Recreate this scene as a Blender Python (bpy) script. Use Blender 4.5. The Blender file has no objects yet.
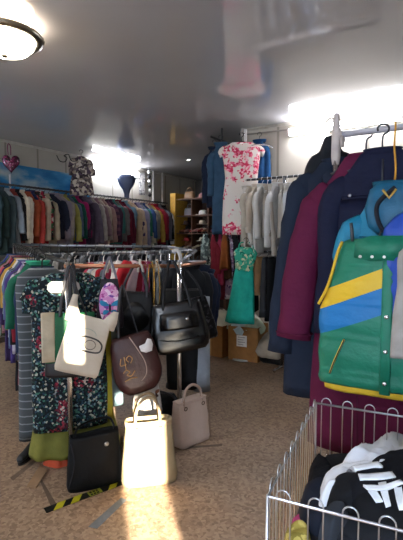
import bpy, math, random
from mathutils import Vector, Matrix, noise
R = random.Random(7)
PI = math.pi
scene = bpy.context.scene
COL = scene.collection

# ------------------------------------------------------------------ camera geometry
F, CX, CY, H = 430.0, 201.5, 270.0, 1.40
YAW = math.radians(32.8); PITCH = math.atan(30 / F)
FWD = Vector((-math.sin(YAW), math.cos(YAW), 0)); RGT = Vector((math.cos(YAW), math.sin(YAW), 0)); UP = Vector((0, 0, 1))
CAM = Vector((0, 0, H))
def ray(px, py):
    x = (px - CX) / F; y = -(py - CY) / F
    h = math.cos(PITCH) + y * math.sin(PITCH); z = -math.sin(PITCH) + y * math.cos(PITCH)
    return RGT * (x / h) + FWD + UP * (z / h)
def W(px, py, d): return CAM + ray(px, py) * d            # a point seen there, d metres ahead
def WZ(px, py, z=0.0):
    r = ray(px, py); return CAM + r * ((z - H) / r.z)
def XY(u, d): return RGT * u + FWD * d
def face(p): return math.atan2(-p.x, p.y)                  # turn so the local -y side faces where the visitor stands

# ------------------------------------------------------------------ materials
def lin(h):
    if not isinstance(h, str): return tuple(h) + ((1.0,) if len(h) == 3 else ())
    h = h.lstrip('#'); o = []
    for i in (0, 2, 4):
        c = int(h[i:i+2], 16) / 255
        o.append(c / 12.92 if c <= .04045 else ((c + .055) / 1.055) ** 2.4)
    return (*o, 1.0)
def mul(c, k): return (min(c[0]*k, 1), min(c[1]*k, 1), min(c[2]*k, 1), 1)
def newmat(name, rough=.8, spec=.3, metal=0):
    m = bpy.data.materials.new(name); m.use_nodes = True
    nt = m.node_tree; b = nt.nodes['Principled BSDF']
    b.inputs['Roughness'].default_value = rough; b.inputs['Specular IOR Level'].default_value = spec
    b.inputs['Metallic'].default_value = metal
    return m, nt, b
def nd(nt, t, **kw):
    n = nt.nodes.new(t)
    for k, v in kw.items():
        if hasattr(n, k): setattr(n, k, v)
        else: n.inputs[k].default_value = v
    return n
def ramp(nt, fac, stops, interp='LINEAR'):
    r = nt.nodes.new('ShaderNodeValToRGB'); r.color_ramp.interpolation = interp
    e = r.color_ramp.elements
    while len(e) < len(stops): e.new(.5)
    for i, (p, c) in enumerate(stops): e[i].position = p; e[i].color = lin(c)
    nt.links.new(fac, r.inputs['Fac']); return r.outputs['Color']
def coords(nt, scale=(1, 1, 1), rot=(0, 0, 0)):
    tc = nt.nodes.new('ShaderNodeTexCoord'); mp = nt.nodes.new('ShaderNodeMapping')
    mp.inputs['Scale'].default_value = scale; mp.inputs['Rotation'].default_value = rot
    nt.links.new(tc.outputs['Object'], mp.inputs['Vector']); return mp.outputs['Vector']
def bump(nt, b, h, strength=.2, dist=.01):
    n = nd(nt, 'ShaderNodeBump'); n.inputs['Strength'].default_value = strength; n.inputs['Distance'].default_value = dist
    nt.links.new(h, n.inputs['Height']); nt.links.new(n.outputs['Normal'], b.inputs['Normal'])
_mc = {}
def plain(c, rough=.85, spec=.2, metal=0, var=.14):
    """cloth, paint or metal of one colour with a slight mottle"""
    key = ('p', str(c), rough, spec, metal, var)
    if key in _mc: return _mc[key]
    m, nt, b = newmat('plain', rough, spec, metal); base = lin(c)
    n = nd(nt, 'ShaderNodeTexNoise'); n.inputs['Scale'].default_value = 14; n.inputs['Detail'].default_value = 4
    nt.links.new(coords(nt), n.inputs['Vector'])
    nt.links.new(ramp(nt, n.outputs['Fac'], [(.3, mul(base, 1 - var)), (.7, mul(base, 1 + var))]), b.inputs['Base Color'])
    if rough > .3:
        n2 = nd(nt, 'ShaderNodeTexNoise'); n2.inputs['Scale'].default_value = 45; n2.inputs['Detail'].default_value = 2
        nt.links.new(coords(nt), n2.inputs['Vector']); bump(nt, b, n2.outputs['Fac'], .25, .01)
    _mc[key] = m; return m
def floral(base, cols, scale=22, thresh=.5, rough=.85, warp=.35):
    key = ('f', str(base), str(cols), scale, thresh)
    if key in _mc: return _mc[key]
    m, nt, b = newmat('printed_cloth', rough, .2)
    v0 = coords(nt)
    nz = nd(nt, 'ShaderNodeTexNoise'); nz.inputs['Scale'].default_value = scale * .8; nz.inputs['Detail'].default_value = 3
    nt.links.new(v0, nz.inputs['Vector'])
    mx = nd(nt, 'ShaderNodeMixRGB', blend_type='ADD'); mx.inputs['Fac'].default_value = warp * .12
    nt.links.new(v0, mx.inputs['Color1']); nt.links.new(nz.outputs['Color'], mx.inputs['Color2'])
    vo = nd(nt, 'ShaderNodeTexVoronoi'); vo.inputs['Scale'].default_value = scale
    nt.links.new(mx.outputs['Color'], vo.inputs['Vector'])
    sp = nd(nt, 'ShaderNodeSeparateColor'); nt.links.new(vo.outputs['Color'], sp.inputs['Color'])
    k = len(cols)
    cc = ramp(nt, sp.outputs['Red'], [(i / k, c) for i, c in enumerate(cols)], 'CONSTANT')
    n2 = nd(nt, 'ShaderNodeTexNoise'); n2.inputs['Scale'].default_value = scale * .45; n2.inputs['Detail'].default_value = 5
    nt.links.new(v0, n2.inputs['Vector'])
    mask = ramp(nt, n2.outputs['Fac'], [(thresh - .02, (0, 0, 0)), (thresh + .02, (1, 1, 1))])
    mix = nd(nt, 'ShaderNodeMixRGB'); nt.links.new(mask, mix.inputs['Fac'])
    mix.inputs['Color1'].default_value = lin(base); nt.links.new(cc, mix.inputs['Color2'])
    nt.links.new(mix.outputs['Color'], b.inputs['Base Color'])
    _mc[key] = m; return m
def striped(c1, c2, freq=12, axis='Z', duty=.5, rough=.85):
    key = ('s', str(c1), str(c2), freq, axis, duty)
    if key in _mc: return _mc[key]
    m, nt, b = newmat('striped_cloth', rough, .2)
    w = nd(nt, 'ShaderNodeTexWave', wave_type='BANDS', bands_direction=axis, wave_profile='SAW')
    w.inputs['Scale'].default_value = freq / 20 * PI; w.inputs['Distortion'].default_value = .3
    nt.links.new(coords(nt), w.inputs['Vector'])
    nt.links.new(ramp(nt, w.outputs['Fac'], [(0, c1), (duty, c2)], 'CONSTANT'), b.inputs['Base Color'])
    _mc[key] = m; return m
def plaid(c1, c2, c3, freq=14):
    m, nt, b = newmat('plaid_cloth', .85, .2); v = coords(nt); outs = []
    for ax in 'XZ':
        w = nd(nt, 'ShaderNodeTexWave', wave_type='BANDS', bands_direction=ax); w.inputs['Scale'].default_value = freq / 20 * PI
        nt.links.new(v, w.inputs['Vector']); outs.append(w.outputs['Fac'])
    a = ramp(nt, outs[0], [(.45, c1), (.55, c2)]); c = ramp(nt, outs[1], [(.45, c1), (.55, c3)])
    mx = nd(nt, 'ShaderNodeMixRGB'); mx.inputs['Fac'].default_value = .5
    nt.links.new(a, mx.inputs['Color1']); nt.links.new(c, mx.inputs['Color2']); nt.links.new(mx.outputs['Color'], b.inputs['Base Color'])
    return m
def glow(c, s):
    m, nt, b = newmat('lit_lamp'); b.inputs['Base Color'].default_value = lin(c)
    b.inputs['Emission Color'].default_value = lin(c); b.inputs['Emission Strength'].default_value = s; return m
def metal(c, rough=.25): return plain(c, rough, .5, 1, .05)
CHROME = metal('#c9c9cc', .22); GREYMETAL = metal('#8b8c90', .35); DARKWIRE = plain('#22201f', .45, .4)
BLACKPL = plain('#151515', .4, .4); WHITEPL = plain('#e4e0da', .5, .4)

# ------------------------------------------------------------------ mesh helpers
class MB:
    def __init__(s): s.v = []; s.f = []
    def add(s, vf, M=None):
        v, f = vf; o = len(s.v)
        s.v += [tuple(M @ Vector(p)) if M else tuple(p) for p in v]; s.f += [tuple(i + o for i in q) for q in f]; return s
    def build(s, name, mat, parent=None, smooth=True):
        me = bpy.data.meshes.new(name); me.from_pydata(s.v, [], s.f); me.update()
        if smooth: me.polygons.foreach_set('use_smooth', [True] * len(me.polygons))
        me.materials.append(mat)
        o = bpy.data.objects.new(name, me); COL.objects.link(o)
        if parent: o.parent = parent
        return o
def mesh(name, vf, mat, parent=None, smooth=True): return MB().add(vf).build(name, mat, parent, smooth)
def loft(rings, cap0=True, cap1=True, close=True):
    n = len(rings[0]); v = [p for r in rings for p in r]; f = []
    for i in range(len(rings) - 1):
        for j in range(n if close else n - 1):
            k = (j + 1) % n; f.append((i*n + j, i*n + k, (i+1)*n + k, (i+1)*n + j))
    if cap0: f.append(tuple(reversed(range(n))))
    if cap1: f.append(tuple((len(rings)-1)*n + j for j in range(n)))
    return v, f
def tube(path, r, seg=8, flat=1.0, closed=False, side=None):
    """sweep along a path; r one radius or one per point; flat squeezes one axis"""
    P = [Vector(p) for p in path]; n = len(P); rings = []
    ref = None
    for i in range(n):
        a = P[(i - 1) % n] if (closed or i > 0) else P[0]; c = P[(i + 1) % n] if (closed or i < n-1) else P[-1]
        t = (c - a).normalized()
        if ref is None:
            ref = Vector(side) if side else (Vector((0, 0, 1)) if abs(t.z) < .9 else Vector((0, 1, 0)))
        s = (ref - t * ref.dot(t))
        s = s.normalized() if s.length > 1e-6 else t.orthogonal().normalized()
        ref = s; q = t.cross(s); rr = r[i] if isinstance(r, (list, tuple)) else r
        rings.append([P[i] + s * (rr * math.cos(2*PI*k/seg)) + q * (rr * flat * math.sin(2*PI*k/seg)) for k in range(seg)])
    if closed: rings.append(rings[0]); return loft(rings, False, False)
    return loft(rings)
def bez(pts, n=24):
    """smooth curve through the points"""
    P = [Vector(p) for p in pts]; out = []
    m = len(P) - 1
    for i in range(m):
        p0 = P[max(i-1, 0)]; p1 = P[i]; p2 = P[i+1]; p3 = P[min(i+2, m)]
        k = max(2, n // m)
        for j in range(k):
            t = j / k
            out.append(.5 * ((2*p1) + (p2-p0)*t + (2*p0 - 5*p1 + 4*p2 - p3)*t*t + (3*p1 - p0 - 3*p2 + p3)*t**3))
    out.append(P[-1]); return out
def box(x0, x1, y0, y1, z0, z1):
    v = [(x, y, z) for z in (z0, z1) for y in (y0, y1) for x in (x0, x1)]
    return v, [(0, 2, 3, 1), (4, 5, 7, 6), (0, 1, 5, 4), (2, 6, 7, 3), (0, 4, 6, 2), (1, 3, 7, 5)]
def sup(w, d, n=28, e=.5, z=0, cx=0, cy=0):
    out = []
    for k in range(n):
        a = 2*PI*k/n; c, s = math.cos(a), math.sin(a)
        out.append((cx + w*math.copysign(abs(c)**e, c), cy + d*math.copysign(abs(s)**e, s), z))
    return out
def lathe(prof, seg=28):
    return loft([[(r*math.cos(2*PI*k/seg), r*math.sin(2*PI*k/seg), z) for k in range(seg)] for r, z in prof])
def ball(c, r, seg=10, sz=1, sx=1, sy=1):
    rings = []
    for i in range(1, 7):
        a = PI*i/7
        rings.append([(c[0]+sx*r*math.sin(a)*math.cos(2*PI*k/seg), c[1]+sy*r*math.sin(a)*math.sin(2*PI*k/seg), c[2]-sz*r*math.cos(a)) for k in range(seg)])
    return loft(rings)
def nz(x, y, z): return noise.noise(Vector((x, y, z)))

LABELS = {}
def tag(o, label, cat, group=None, kind=None):
    o['label'] = label; o['category'] = cat
    if group: o['group'] = group
    if kind: o['kind'] = kind
    n = len(label.split())
    if not 4 <= n <= 16: print('LABEL LENGTH', n, label)
    if label in LABELS and not (group and LABELS[label] == group): print('DUPLICATE LABEL', label)
    LABELS[label] = group
    return o
def thing(name, label, cat, loc, rz=0, group=None):
    o = bpy.data.objects.new(name, None); COL.objects.link(o); o.empty_display_size = .05
    o.location = loc; o.rotation_euler = (0, 0, rz)
    return tag(o, label, cat, group)
def struct(name, vf, mat, smooth=False):
    o = mesh(name, vf, mat, None, smooth); o['kind'] = 'structure'; return o

# ------------------------------------------------------------------ garments
def body(prof, seed=0, amp=.10, k=7, n=36, e=.75, amp0=.02, drop=0.0, sub=4):
    """prof = [(z, half width, half thickness, centre y)] from the neck down; folds deepen towards the hem"""
    fine = []
    for i in range(len(prof) - 1):
        a, b = prof[i], prof[i+1]
        m = sub if abs(b[0]-a[0]) > .06 else 2
        for j in range(m):
            t = j / m; fine.append([a[q] + (b[q]-a[q])*t for q in range(4)])
    fine.append(list(prof[-1])); z0 = prof[0][0]; L = z0 - prof[-1][0]; rings = []
    for z, w, t, cy in fine:
        s = (z0 - z) / L; am = amp0 + (amp - amp0) * s ** 1.2; ring = []
        for j in range(n):
            a = 2*PI*j/n; c, sn = math.cos(a), math.sin(a)
            fo = 1 + am * (math.sin(k*a + seed*1.7 + 1.2*s) * .6 + .7*nz(c*1.6+seed*3.1, sn*1.6+s*1.3, seed+s*2.0))
            wr = .012 * min(1, s*8) * nz(c*w*9 + seed, sn*3, z*11 + seed*5)
            x = w*math.copysign(abs(c)**e, c)
            x *= 1 + .35*am*nz(sn*2, s*3, seed*2.2)
            y = cy + t*math.copysign(abs(sn)**e, sn)*fo + math.copysign(wr, sn)
            zz = z + drop*s*nz(c*2+seed, sn*2, 3.3)
            ring.append((x, y, zz))
        rings.append(ring)
    last = rings[-1]; zl = prof[-1][0]; tl = prof[-1][3]
    rings.append([(p[0]*.93, tl + (p[1]-tl)*.75, p[2]+.015) for p in last])
    rings.append([(p[0]*.9, tl + (p[1]-tl)*.7, p[2]+.07) for p in last])
    return loft(rings)
def tprof(L, sw, hw, t, waist=None, ht=None, sh=.075, neck=.07):
    """shoulders on a hanger, tapering to a hem"""
    ht = ht or t; neck = min(neck, sw*.36); p = [(0, neck, min(.03, t), 0), (-.012, neck*1.35, min(.035, t), 0), (-sh*.55, sw*.72, t*.6, 0), (-sh*.9, sw*.95, t*.8, 0), (-sh*1.35, sw, t, 0), (-.2, sw*.97, t, 0)]
    mid = waist if waist else (sw + hw) / 2
    p += [(-.2 - (L-.2)*.4, mid, (t+ht)/2, 0), (-.2 - (L-.2)*.75, (mid+hw*1.6)/2.6, ht*.97, 0), (-L, hw, ht, 0)]
    return p
def sleeve(sx, sw, ln, r0=.065, r1=.045, seed=0, out=.05, fwd=-.02, flat=.62, sh=.075):
    pts = [(sx*(sw-.055), 0, -sh*.75), (sx*(sw-.012), fwd*.2, -sh*1.15), (sx*(sw+.02), fwd*.5, -sh-.09),
           (sx*(sw+out*.7), fwd, -sh-ln*.5), (sx*(sw+out), fwd*1.6, -sh-ln)]
    P = bez(pts, 20); n = len(P); rr = []
    for i in range(n):
        t = i/(n-1); r = (r0*.55 + (r0*.45)*min(1, t*5)) if t < .2 else r0 + (r1-r0)*(t-.2)/.8
        rr.append(r*(1 + .12*nz(seed*3.1, t*7, sx*2)))
    v, f = tube(P, rr, 14, flat, side=(1, 0, 0))
    out_v = []
    for i, p in enumerate(v):
        g = .010*nz(p[0]*14+seed, p[1]*14, p[2]*17); out_v.append((p[0]+g, p[1]+g*.8, p[2]))
    return out_v, f
def collar(r=.075, ry=.05, h=.05, z=-.02, flare=1.2):
    rs = [sup(r, ry, 20, .9, z), sup(r*flare*.95, ry*flare, 20, .9, z+h*.7), sup(r*flare, ry*flare*1.05, 20, .9, z+h), sup(r*flare*.88, ry*flare*.85, 20, .9, z+h*.9), sup(r*.8, ry*.7, 20, .9, z+.004)]
    return loft(rs, False, True)
def hanger(loc, rz, sw, mat, label, group, r=.0032, name='clothes_hanger', up=.098):
    """loc = the neck point below the hook"""
    h = bez([(0, 0, -.012), (0, 0, up-.055), (.021, 0, up-.036), (.022, 0, up-.014), (0, 0, up), (-.022, 0, up-.012), (-.021, 0, up-.03)], 24)
    b = MB(); b.add(tube(h, r, 6))
    a = sw*.82; b.add(tube(bez([(-a, 0, -.085), (-a*.5, 0, -.05), (-.03, 0, -.02), (0, 0, -.012), (.03, 0, -.02), (a*.5, 0, -.05), (a, 0, -.085)], 18), r*1.5, 6))
    o = b.build(name, mat); o.location = loc; o.rotation_euler = (0, 0, rz)
    return tag(o, label, 'hanger', group)
def garment(name, label, cat, loc, rz, mat, L=.68, sw=.21, hw=.21, t=.03, sl=.55, slm=None, col=None, colm=None, seed=None,
            group=None, amp=.12, k=6, waist=None, ht=None, r0=.062, r1=.042, out=.03, fwd=-.015, tilt=0, bodyname='garment_body', n=30, drop=.02, sh=.075):
    seed = seed if seed is not None else R.uniform(0, 50)
    g = thing(name, label, cat, loc, rz, group)
    if tilt: g.rotation_euler = (0, tilt, rz)
    mesh(bodyname, body(tprof(L, sw, hw, t, waist, ht, sh), seed, amp, k, n, drop=drop), mat, g)
    if sl:
        for s in (-1, 1): mesh('sleeve', sleeve(s, sw, sl*R.uniform(.96, 1.04), r0, r1, seed+s, out, fwd, sh=sh), slm or mat, g)
    if col: mesh('collar', collar(.07, .042, col), colm or mat, g)
    return g
# ------------------------------------------------------------------ the room
XL, YB, YR, XC, XE, YF, ZC = -5.45, 8.2, 4.8, -2.45, 2.6, -1.6, 2.75
m, nt, b = newmat('chipboard_floor', .5, .35)
v = coords(nt)
vo = nd(nt, 'ShaderNodeTexVoronoi'); vo.inputs['Scale'].default_value = 62
n0 = nd(nt, 'ShaderNodeTexNoise'); n0.inputs['Scale'].default_value = 30; n0.inputs['Detail'].default_value = 4
nt.links.new(v, n0.inputs['Vector'])
mx = nd(nt, 'ShaderNodeMixRGB', blend_type='ADD'); mx.inputs['Fac'].default_value = .05
nt.links.new(v, mx.inputs['Color1']); nt.links.new(n0.outputs['Color'], mx.inputs['Color2']); nt.links.new(mx.outputs['Color'], vo.inputs['Vector'])
sp = nd(nt, 'ShaderNodeSeparateColor'); nt.links.new(vo.outputs['Color'], sp.inputs['Color'])
c1 = ramp(nt, sp.outputs['Green'], [(0, '#4e3d31'), (.3, '#8a7361'), (.7, '#b0987f'), (1, '#6e5746')])
n3 = nd(nt, 'ShaderNodeTexNoise'); n3.inputs['Scale'].default_value = 1.6; n3.inputs['Detail'].default_value = 6
nt.links.new(v, n3.inputs['Vector'])
c2 = ramp(nt, n3.outputs['Fac'], [(.3, '#6b5445'), (.52, '#96795f'), (.72, '#82705f')])
mm = nd(nt, 'ShaderNodeMixRGB'); mm.inputs['Fac'].default_value = .5
nt.links.new(c1, mm.inputs['Color1']); nt.links.new(c2, mm.inputs['Color2']); nt.links.new(mm.outputs['Color'], b.inputs['Base Color'])
bump(nt, b, sp.outputs['Blue'], .06, .005)
FLOORM = m
struct('floor', box(XL-.1, XE+.1, YF-.1, YB+.1, -.1, 0), FLOORM)

m, nt, b = newmat('gloss_stretch_ceiling', .06, .5); b.inputs['IOR'].default_value = 2.1
n0 = nd(nt, 'ShaderNodeTexNoise'); n0.inputs['Scale'].default_value = 1.2; n0.inputs['Detail'].default_value = 2
nt.links.new(coords(nt), n0.inputs['Vector'])
nt.links.new(ramp(nt, n0.outputs['Fac'], [(.3, '#b2adad'), (.7, '#b9b4b3')]), b.inputs['Base Color'])
b.inputs['Specular IOR Level'].default_value = .9
struct('ceiling', box(XL-.1, XE+.1, YF-.1, YB+.1, ZC, ZC+.1), m)

def wallmat(c1, c2, panels=None):
    m, nt, b = newmat('wall_board', .7, .25); v = coords(nt)
    n0 = nd(nt, 'ShaderNodeTexNoise'); n0.inputs['Scale'].default_value = 2.2; n0.inputs['Detail'].default_value = 5
    nt.links.new(v, n0.inputs['Vector'])
    c = ramp(nt, n0.outputs['Fac'], [(.3, c1), (.7, c2)])
    if panels:
        w = nd(nt, 'ShaderNodeTexWave', wave_type='BANDS', bands_direction=panels, wave_profile='SIN'); w.inputs['Scale'].default_value = .62
        nt.links.new(v, w.inputs['Vector'])
        mk = ramp(nt, w.outputs['Fac'], [(.0, '#8d8983'), (.015, (1, 1, 1))])
        mx = nd(nt, 'ShaderNodeMixRGB', blend_type='MULTIPLY'); mx.inputs['Fac'].default_value = .6
        nt.links.new(c, mx.inputs['Color1']); nt.links.new(mk, mx.inputs['Color2']); c = mx.outputs['Color']
    nt.links.new(c, b.inputs['Base Color']); return m
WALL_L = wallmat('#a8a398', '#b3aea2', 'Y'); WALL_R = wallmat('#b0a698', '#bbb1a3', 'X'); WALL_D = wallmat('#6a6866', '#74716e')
struct('wall_left', box(XL-.1, XL, YF, YB, 0, ZC), WALL_L)
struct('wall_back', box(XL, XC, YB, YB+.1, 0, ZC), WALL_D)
struct('wall_right', box(XC, XE, YR, YR+.12, 0, ZC), WALL_R)
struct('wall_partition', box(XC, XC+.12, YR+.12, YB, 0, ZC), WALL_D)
struct('wall_side', box(XE, XE+.1, YF, YR, 0, ZC), WALL_R)
# unseen front wall behind the visitor; gaps placed for daylight and the sun patches
fw = MB()
xs = [(-5.45, -5.2, 0, ZC), (-5.2, -3.9, 0, .7), (-5.2, -3.9, 2.45, ZC), (-3.9, -.38, 0, ZC), (-.38, .58, 2.3, ZC), (.58, .6, 0, 2.3), (.6, 1.25, 0, ZC), (1.25, 1.36, 0, ZC), (1.36, 1.50, 0, 2.28), (1.36, 1.58, 2.38, ZC),
      (1.50, 1.72, 0, 1.9), (1.50, 1.58, 2.22, 2.28), (1.58, 1.72, 2.22, ZC), (1.72, 1.93, 0, ZC), (1.93, 2.37, 1.74, ZC), (2.37, 2.6, 0, ZC)]
for a, c, z0, z1 in xs: fw.add(box(a, c, YF-.1, YF, z0, z1))
o = fw.build('wall_front', WALL_R, None, False); o['kind'] = 'structure'
struct('added_sun_shield', box(.58, .62, YF-1.12, YF-.1, .02, 2.3), plain('#8d8a84', .5))  # unseen open leaf, added to keep direct sun out of the doorway
struct('trim_ceiling_long', box(XL, XL+.025, YF, YB, ZC-.03, ZC), plain('#b5b0a6', .5))
struct('trim_ceiling_bright', box(XC, XE, YR-.025, YR, ZC-.03, ZC), plain('#a59d92', .5))
for i, y in enumerate((6.66, 6.95)):
    struct('trim_%d' % (i+1), tube([(XL+.03, y, 0), (XL+.03, y, ZC)], .022, 8), plain('#c9c6c0', .5))
struct('trim_3', tube([(XC-.02, YR-.03, 0), (XC-.02, YR-.03, ZC)], .03, 8), plain('#9b9791', .5))
struct('baseboard_right', box(XC, XE, YR-.02, YR, 0, .07), plain('#6b625a', .6))
struct('baseboard_left', box(XL, XL+.02, YF, YB, 0, .07), plain('#6b625a', .6))

# sky mural board on the long wall
m, nt, b = newmat('sky_print', .22, .5); v = coords(nt, (1, 1.2, 2.6))
n0 = nd(nt, 'ShaderNodeTexNoise'); n0.inputs['Scale'].default_value = 1.3; n0.inputs['Detail'].default_value = 6
nt.links.new(v, n0.inputs['Vector'])
nt.links.new(ramp(nt, n0.outputs['Fac'], [(.36, '#1c5f93'), (.5, '#3a84b4'), (.6, '#93aebb'), (.7, '#b9bfbf')]), b.inputs['Base Color'])
o = mesh('sky_mural', box(XL+.002, XL+.02, 1.0, 5.02, 2.02, 2.44), m, None, False)
tag(o, 'long blue sky and white clouds mural board above the clothes rail', 'mural')

# dome lamp on the ceiling
p = WZ(4, 37, ZC - .09); p.z = ZC
t = thing('ceiling_lamp', 'round frosted dome ceiling lamp with a metal ring', 'lamp', p)
mesh('glass_dome', lathe([(.18, -.085), (.185, -.10), (.175, -.135), (.14, -.17), (.09, -.19), (.03, -.197), (.004, -.198)]), glow('#fff3e0', 21.0), t)
mesh('metal_ring', lathe([(.18, -.075), (.225, -.072), (.238, -.088), (.23, -.108), (.19, -.118), (.182, -.1)]), metal('#8f8778', .3), t)
mesh('finial', lathe([(.004, -.216), (.018, -.212), (.022, -.203), (.014, -.192)], 12), metal('#7d7565', .3), t)
mesh('glowing_mount', lathe([(.06, -.001), (.16, -.002), (.175, -.03), (.178, -.075), (.12, -.08)]), glow('#fff1dc', 16.0), t)  # base made to glow, giving the warm glare on the ceiling

# tubes
def tube_lamp(label, a, c, off):
    a = Vector(a); c = Vector(c); t = thing('fluorescent_lamp', label, 'lamp', (a + c) / 2, 0, 'fluorescent tube lamps')
    h = (c - a) / 2; off = Vector(off)
    mesh('lamp_tube', tube([-h*.96, h*.96], .036, 14), glow('#eef4ff', 42), t)
    b0 = MB(); bx = off * .75
    d = h.normalized(); s = d.cross(Vector((0, 0, 1))); rings = []
    for e in (-h, h): rings.append([e + bx + s*i*.018 + Vector((0, 0, k*.035)) for i, k in ((-1, -1), (1, -1), (1, 1), (-1, 1))])
    mesh('lamp_housing', loft(rings), WHITEPL, t, False)
    for e in (-h, h): mesh('end_cap', tube([e*.955, e*.985], .04, 14), WHITEPL, t)
    for e in (-h*.97, h*.97): mesh('lamp_holder', tube([e, e + bx], .014, 8), WHITEPL, t)
tube_lamp('fluorescent tube lamp high on the long wall with the mural', (XL+.075, 5.0, 2.60), (XL+.075, 6.22, 2.60), (-.065, 0, 0))
tube_lamp('fluorescent tube lamp above the white blouses and the dark coats', (-1.88, YR-.075, 2.62), (-.66, YR-.075, 2.62), (0, .065, 0))

tube_lamp('added unseen fill tube lamp over the entrance behind the visitor', (-.5, YF+.075, 2.60), (.72, YF+.075, 2.60), (0, -.065, 0))  # unseen lamp, added to brighten the coats and vest
# spot in the ceiling
p = WZ(188.5, 159.5, ZC)
t = thing('recessed_spotlight', 'small lit recessed spotlight in the glossy ceiling', 'lamp', p)
mesh('spot_rim', lathe([(.028, -.001), (.048, -.002), (.05, -.008), (.034, -.012), (.028, -.004)], 20), GREYMETAL, t)
mesh('spot_bulb', lathe([(.027, -.001), (.026, -.008), (.012, -.014), (.002, -.015)], 16), glow('#ffffff', 18), t)

# small white disc by the corner
p = W(271, 140.5, 5.25)
t = thing('smoke_alarm', 'small round white alarm near the ceiling beside the floral dress', 'alarm', p, face(p))
al, af = lathe([(.005, 0), (.07, .002), (.078, .012), (.07, .03), (.045, .042), (.01, .045)])
mesh('alarm_shell', ([(x, -z, y) for x, y, z in al], af), WHITEPL, t)
bl, bf = lathe([(.02, .04), (.018, .05), (.004, .053)], 12)
mesh('alarm_button', ([(x, -z, y) for x, y, z in bl], bf), GREYMETAL, t)
# cable drooping below the ceiling edge
o = mesh('ceiling_cable', tube(bez([(XC+.05, YR-.06, 2.67), (-1.7, YR-.06, 2.655), (-.8, YR-.05, 2.67), (.4, YR-.06, 2.66)], 30), .009, 6), plain('#8a8178', .5))
tag(o, 'thin cable running along the wall above the coats', 'cable')
# ------------------------------------------------------------------ the long wall: rail and jackets
XR_, ZR_ = -5.05, 2.10
t = thing('clothes_rail', 'long dark clothes rail under the sky mural', 'clothes rail', (XR_, 3, 0))
DR = plain('#2b2a2c', .4, .5)
mesh('rail_bar', tube([(0, -.2, ZR_), (0, 3.62, ZR_)], .014, 10), DR, t)
for y in (.1, 1.4, 2.6, 3.58):
    mesh('wall_bracket', tube(bez([(0, y, ZR_), (-.2, y, ZR_+.01), (-.4, y, ZR_-.1)], 8), .010, 8), DR, t)

LW = [  # description, kind, body, sleeve, pattern, length
 ('slate teal padded', 'jacket', '#33474d', None, 0, .74), ('dark pine green', 'jacket', '#2c3b3a', None, 0, .78), ('charcoal teal wool', 'coat', '#38464b', None, 0, .80),
 ('pale silver grey', 'jacket', '#8d949a', '#7c848c', 0, .66), ('brick red lined black', 'jacket', '#7a3530', '#1b1a1c', 0, .70), ('black and cream panelled', 'jacket', '#17171a', '#d3c8b3', 0, .60),
 ('ivory knitted', 'cardigan', '#cfc5b4', None, 0, .68), ('rust orange', 'shirt', '#9a4a30', None, 0, .70), ('navy and scarlet', 'jacket', '#2a2f52', '#a33c36', 0, .64),
 ('beige floral print', 'blouse', '#b9ab98', '#b9ab98', ('#b9ab98', ['#3a3032', '#a8353f', '#7d6a58']), .66), ('black with crimson rose', 'tshirt', '#2a2426', None, ('#241f22', ['#b23147', '#37603d', '#d8d0c4']), .62),
 ('sand coloured', 'jacket', '#aa9d87', None, 0, .70), ('midnight blue', 'shirt', '#262a3b', None, 0, .60), ('lilac grey', 'jacket', '#7f7784', None, 0, .70),
 ('dusty taupe', 'coat', '#8c8480', None, 0, .72), ('olive yellow', 'jacket', '#8d8a4c', None, 0, .62), ('steel blue', 'shirt', '#4e5c74', None, 0, .66),
 ('bottle green', 'jumper', '#23574c', None, 0, .62), ('bright magenta', 'tshirt', '#92265c', None, 0, .68), ('dark aubergine', 'jacket', '#3a2b40', None, 0, .70),
 ('plum grey', 'jacket', '#5b5163', None, 0, .74), ('smoky violet', 'cardigan', '#625a6b', None, 0, .72), ('pearl grey', 'jacket', '#a39d98', None, 0, .66),
 ('mauve pink', 'blouse', '#8a6e76', None, 0, .68), ('oatmeal', 'cardigan', '#b3a596', None, 0, .72), ('faded rose', 'shirt', '#a1837d', None, 0, .66),
 ('purple checked', 'shirt', '#5a3a52', None, 'plaid', .60), ('dark plum tweed', 'jacket', '#442f41', None, 0, .62), ('sea green', 'tshirt', '#3f7470', None, 0, .68),
 ('mouse grey', 'jumper', '#706d6c', None, 0, .64), ('wine red', 'cardigan', '#6d2232', None, 0, .74), ('maroon', 'dress', '#571c2c', None, 0, .78),
 ('powder blue', 'shirt', '#6e8fa3', None, 0, .70), ('camel beige', 'jacket', '#c0a688', None, 0, .78), ('pale peach', 'coat', '#cdb49c', None, 0, .80),
 ('deep violet', 'jacket', '#4c3f63', None, 0, .66), ('soft lavender', 'jacket', '#9791ad', None, 0, .74), ('emerald shouldered grey', 'jacket', '#8d93a3', '#2f6b57', 0, .70),
 ('denim blue', 'shirt', '#3c5484', None, 0, .66), ('cream linen', 'jacket', '#d6cab5', None, 0, .76), ('stone grey', 'jacket', '#8f8c86', None, 0, .72),
 ('mustard yellow', 'tshirt', '#b18d42', None, 0, .64), ('cherry red', 'blouse', '#a02a37', None, 0, .66), ('dark raspberry', 'jumper', '#7c2038', None, 0, .70),
 ('ash grey', 'coat', '#5b5c62', None, 0, .78), ('jet black', 'jacket', '#141417', None, 0, .74), ('black with white sleeves', 'jacket', '#1a1a1e', '#c9c6c2', 0, .72)]
y0, y1 = 3.02, 6.46
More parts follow.
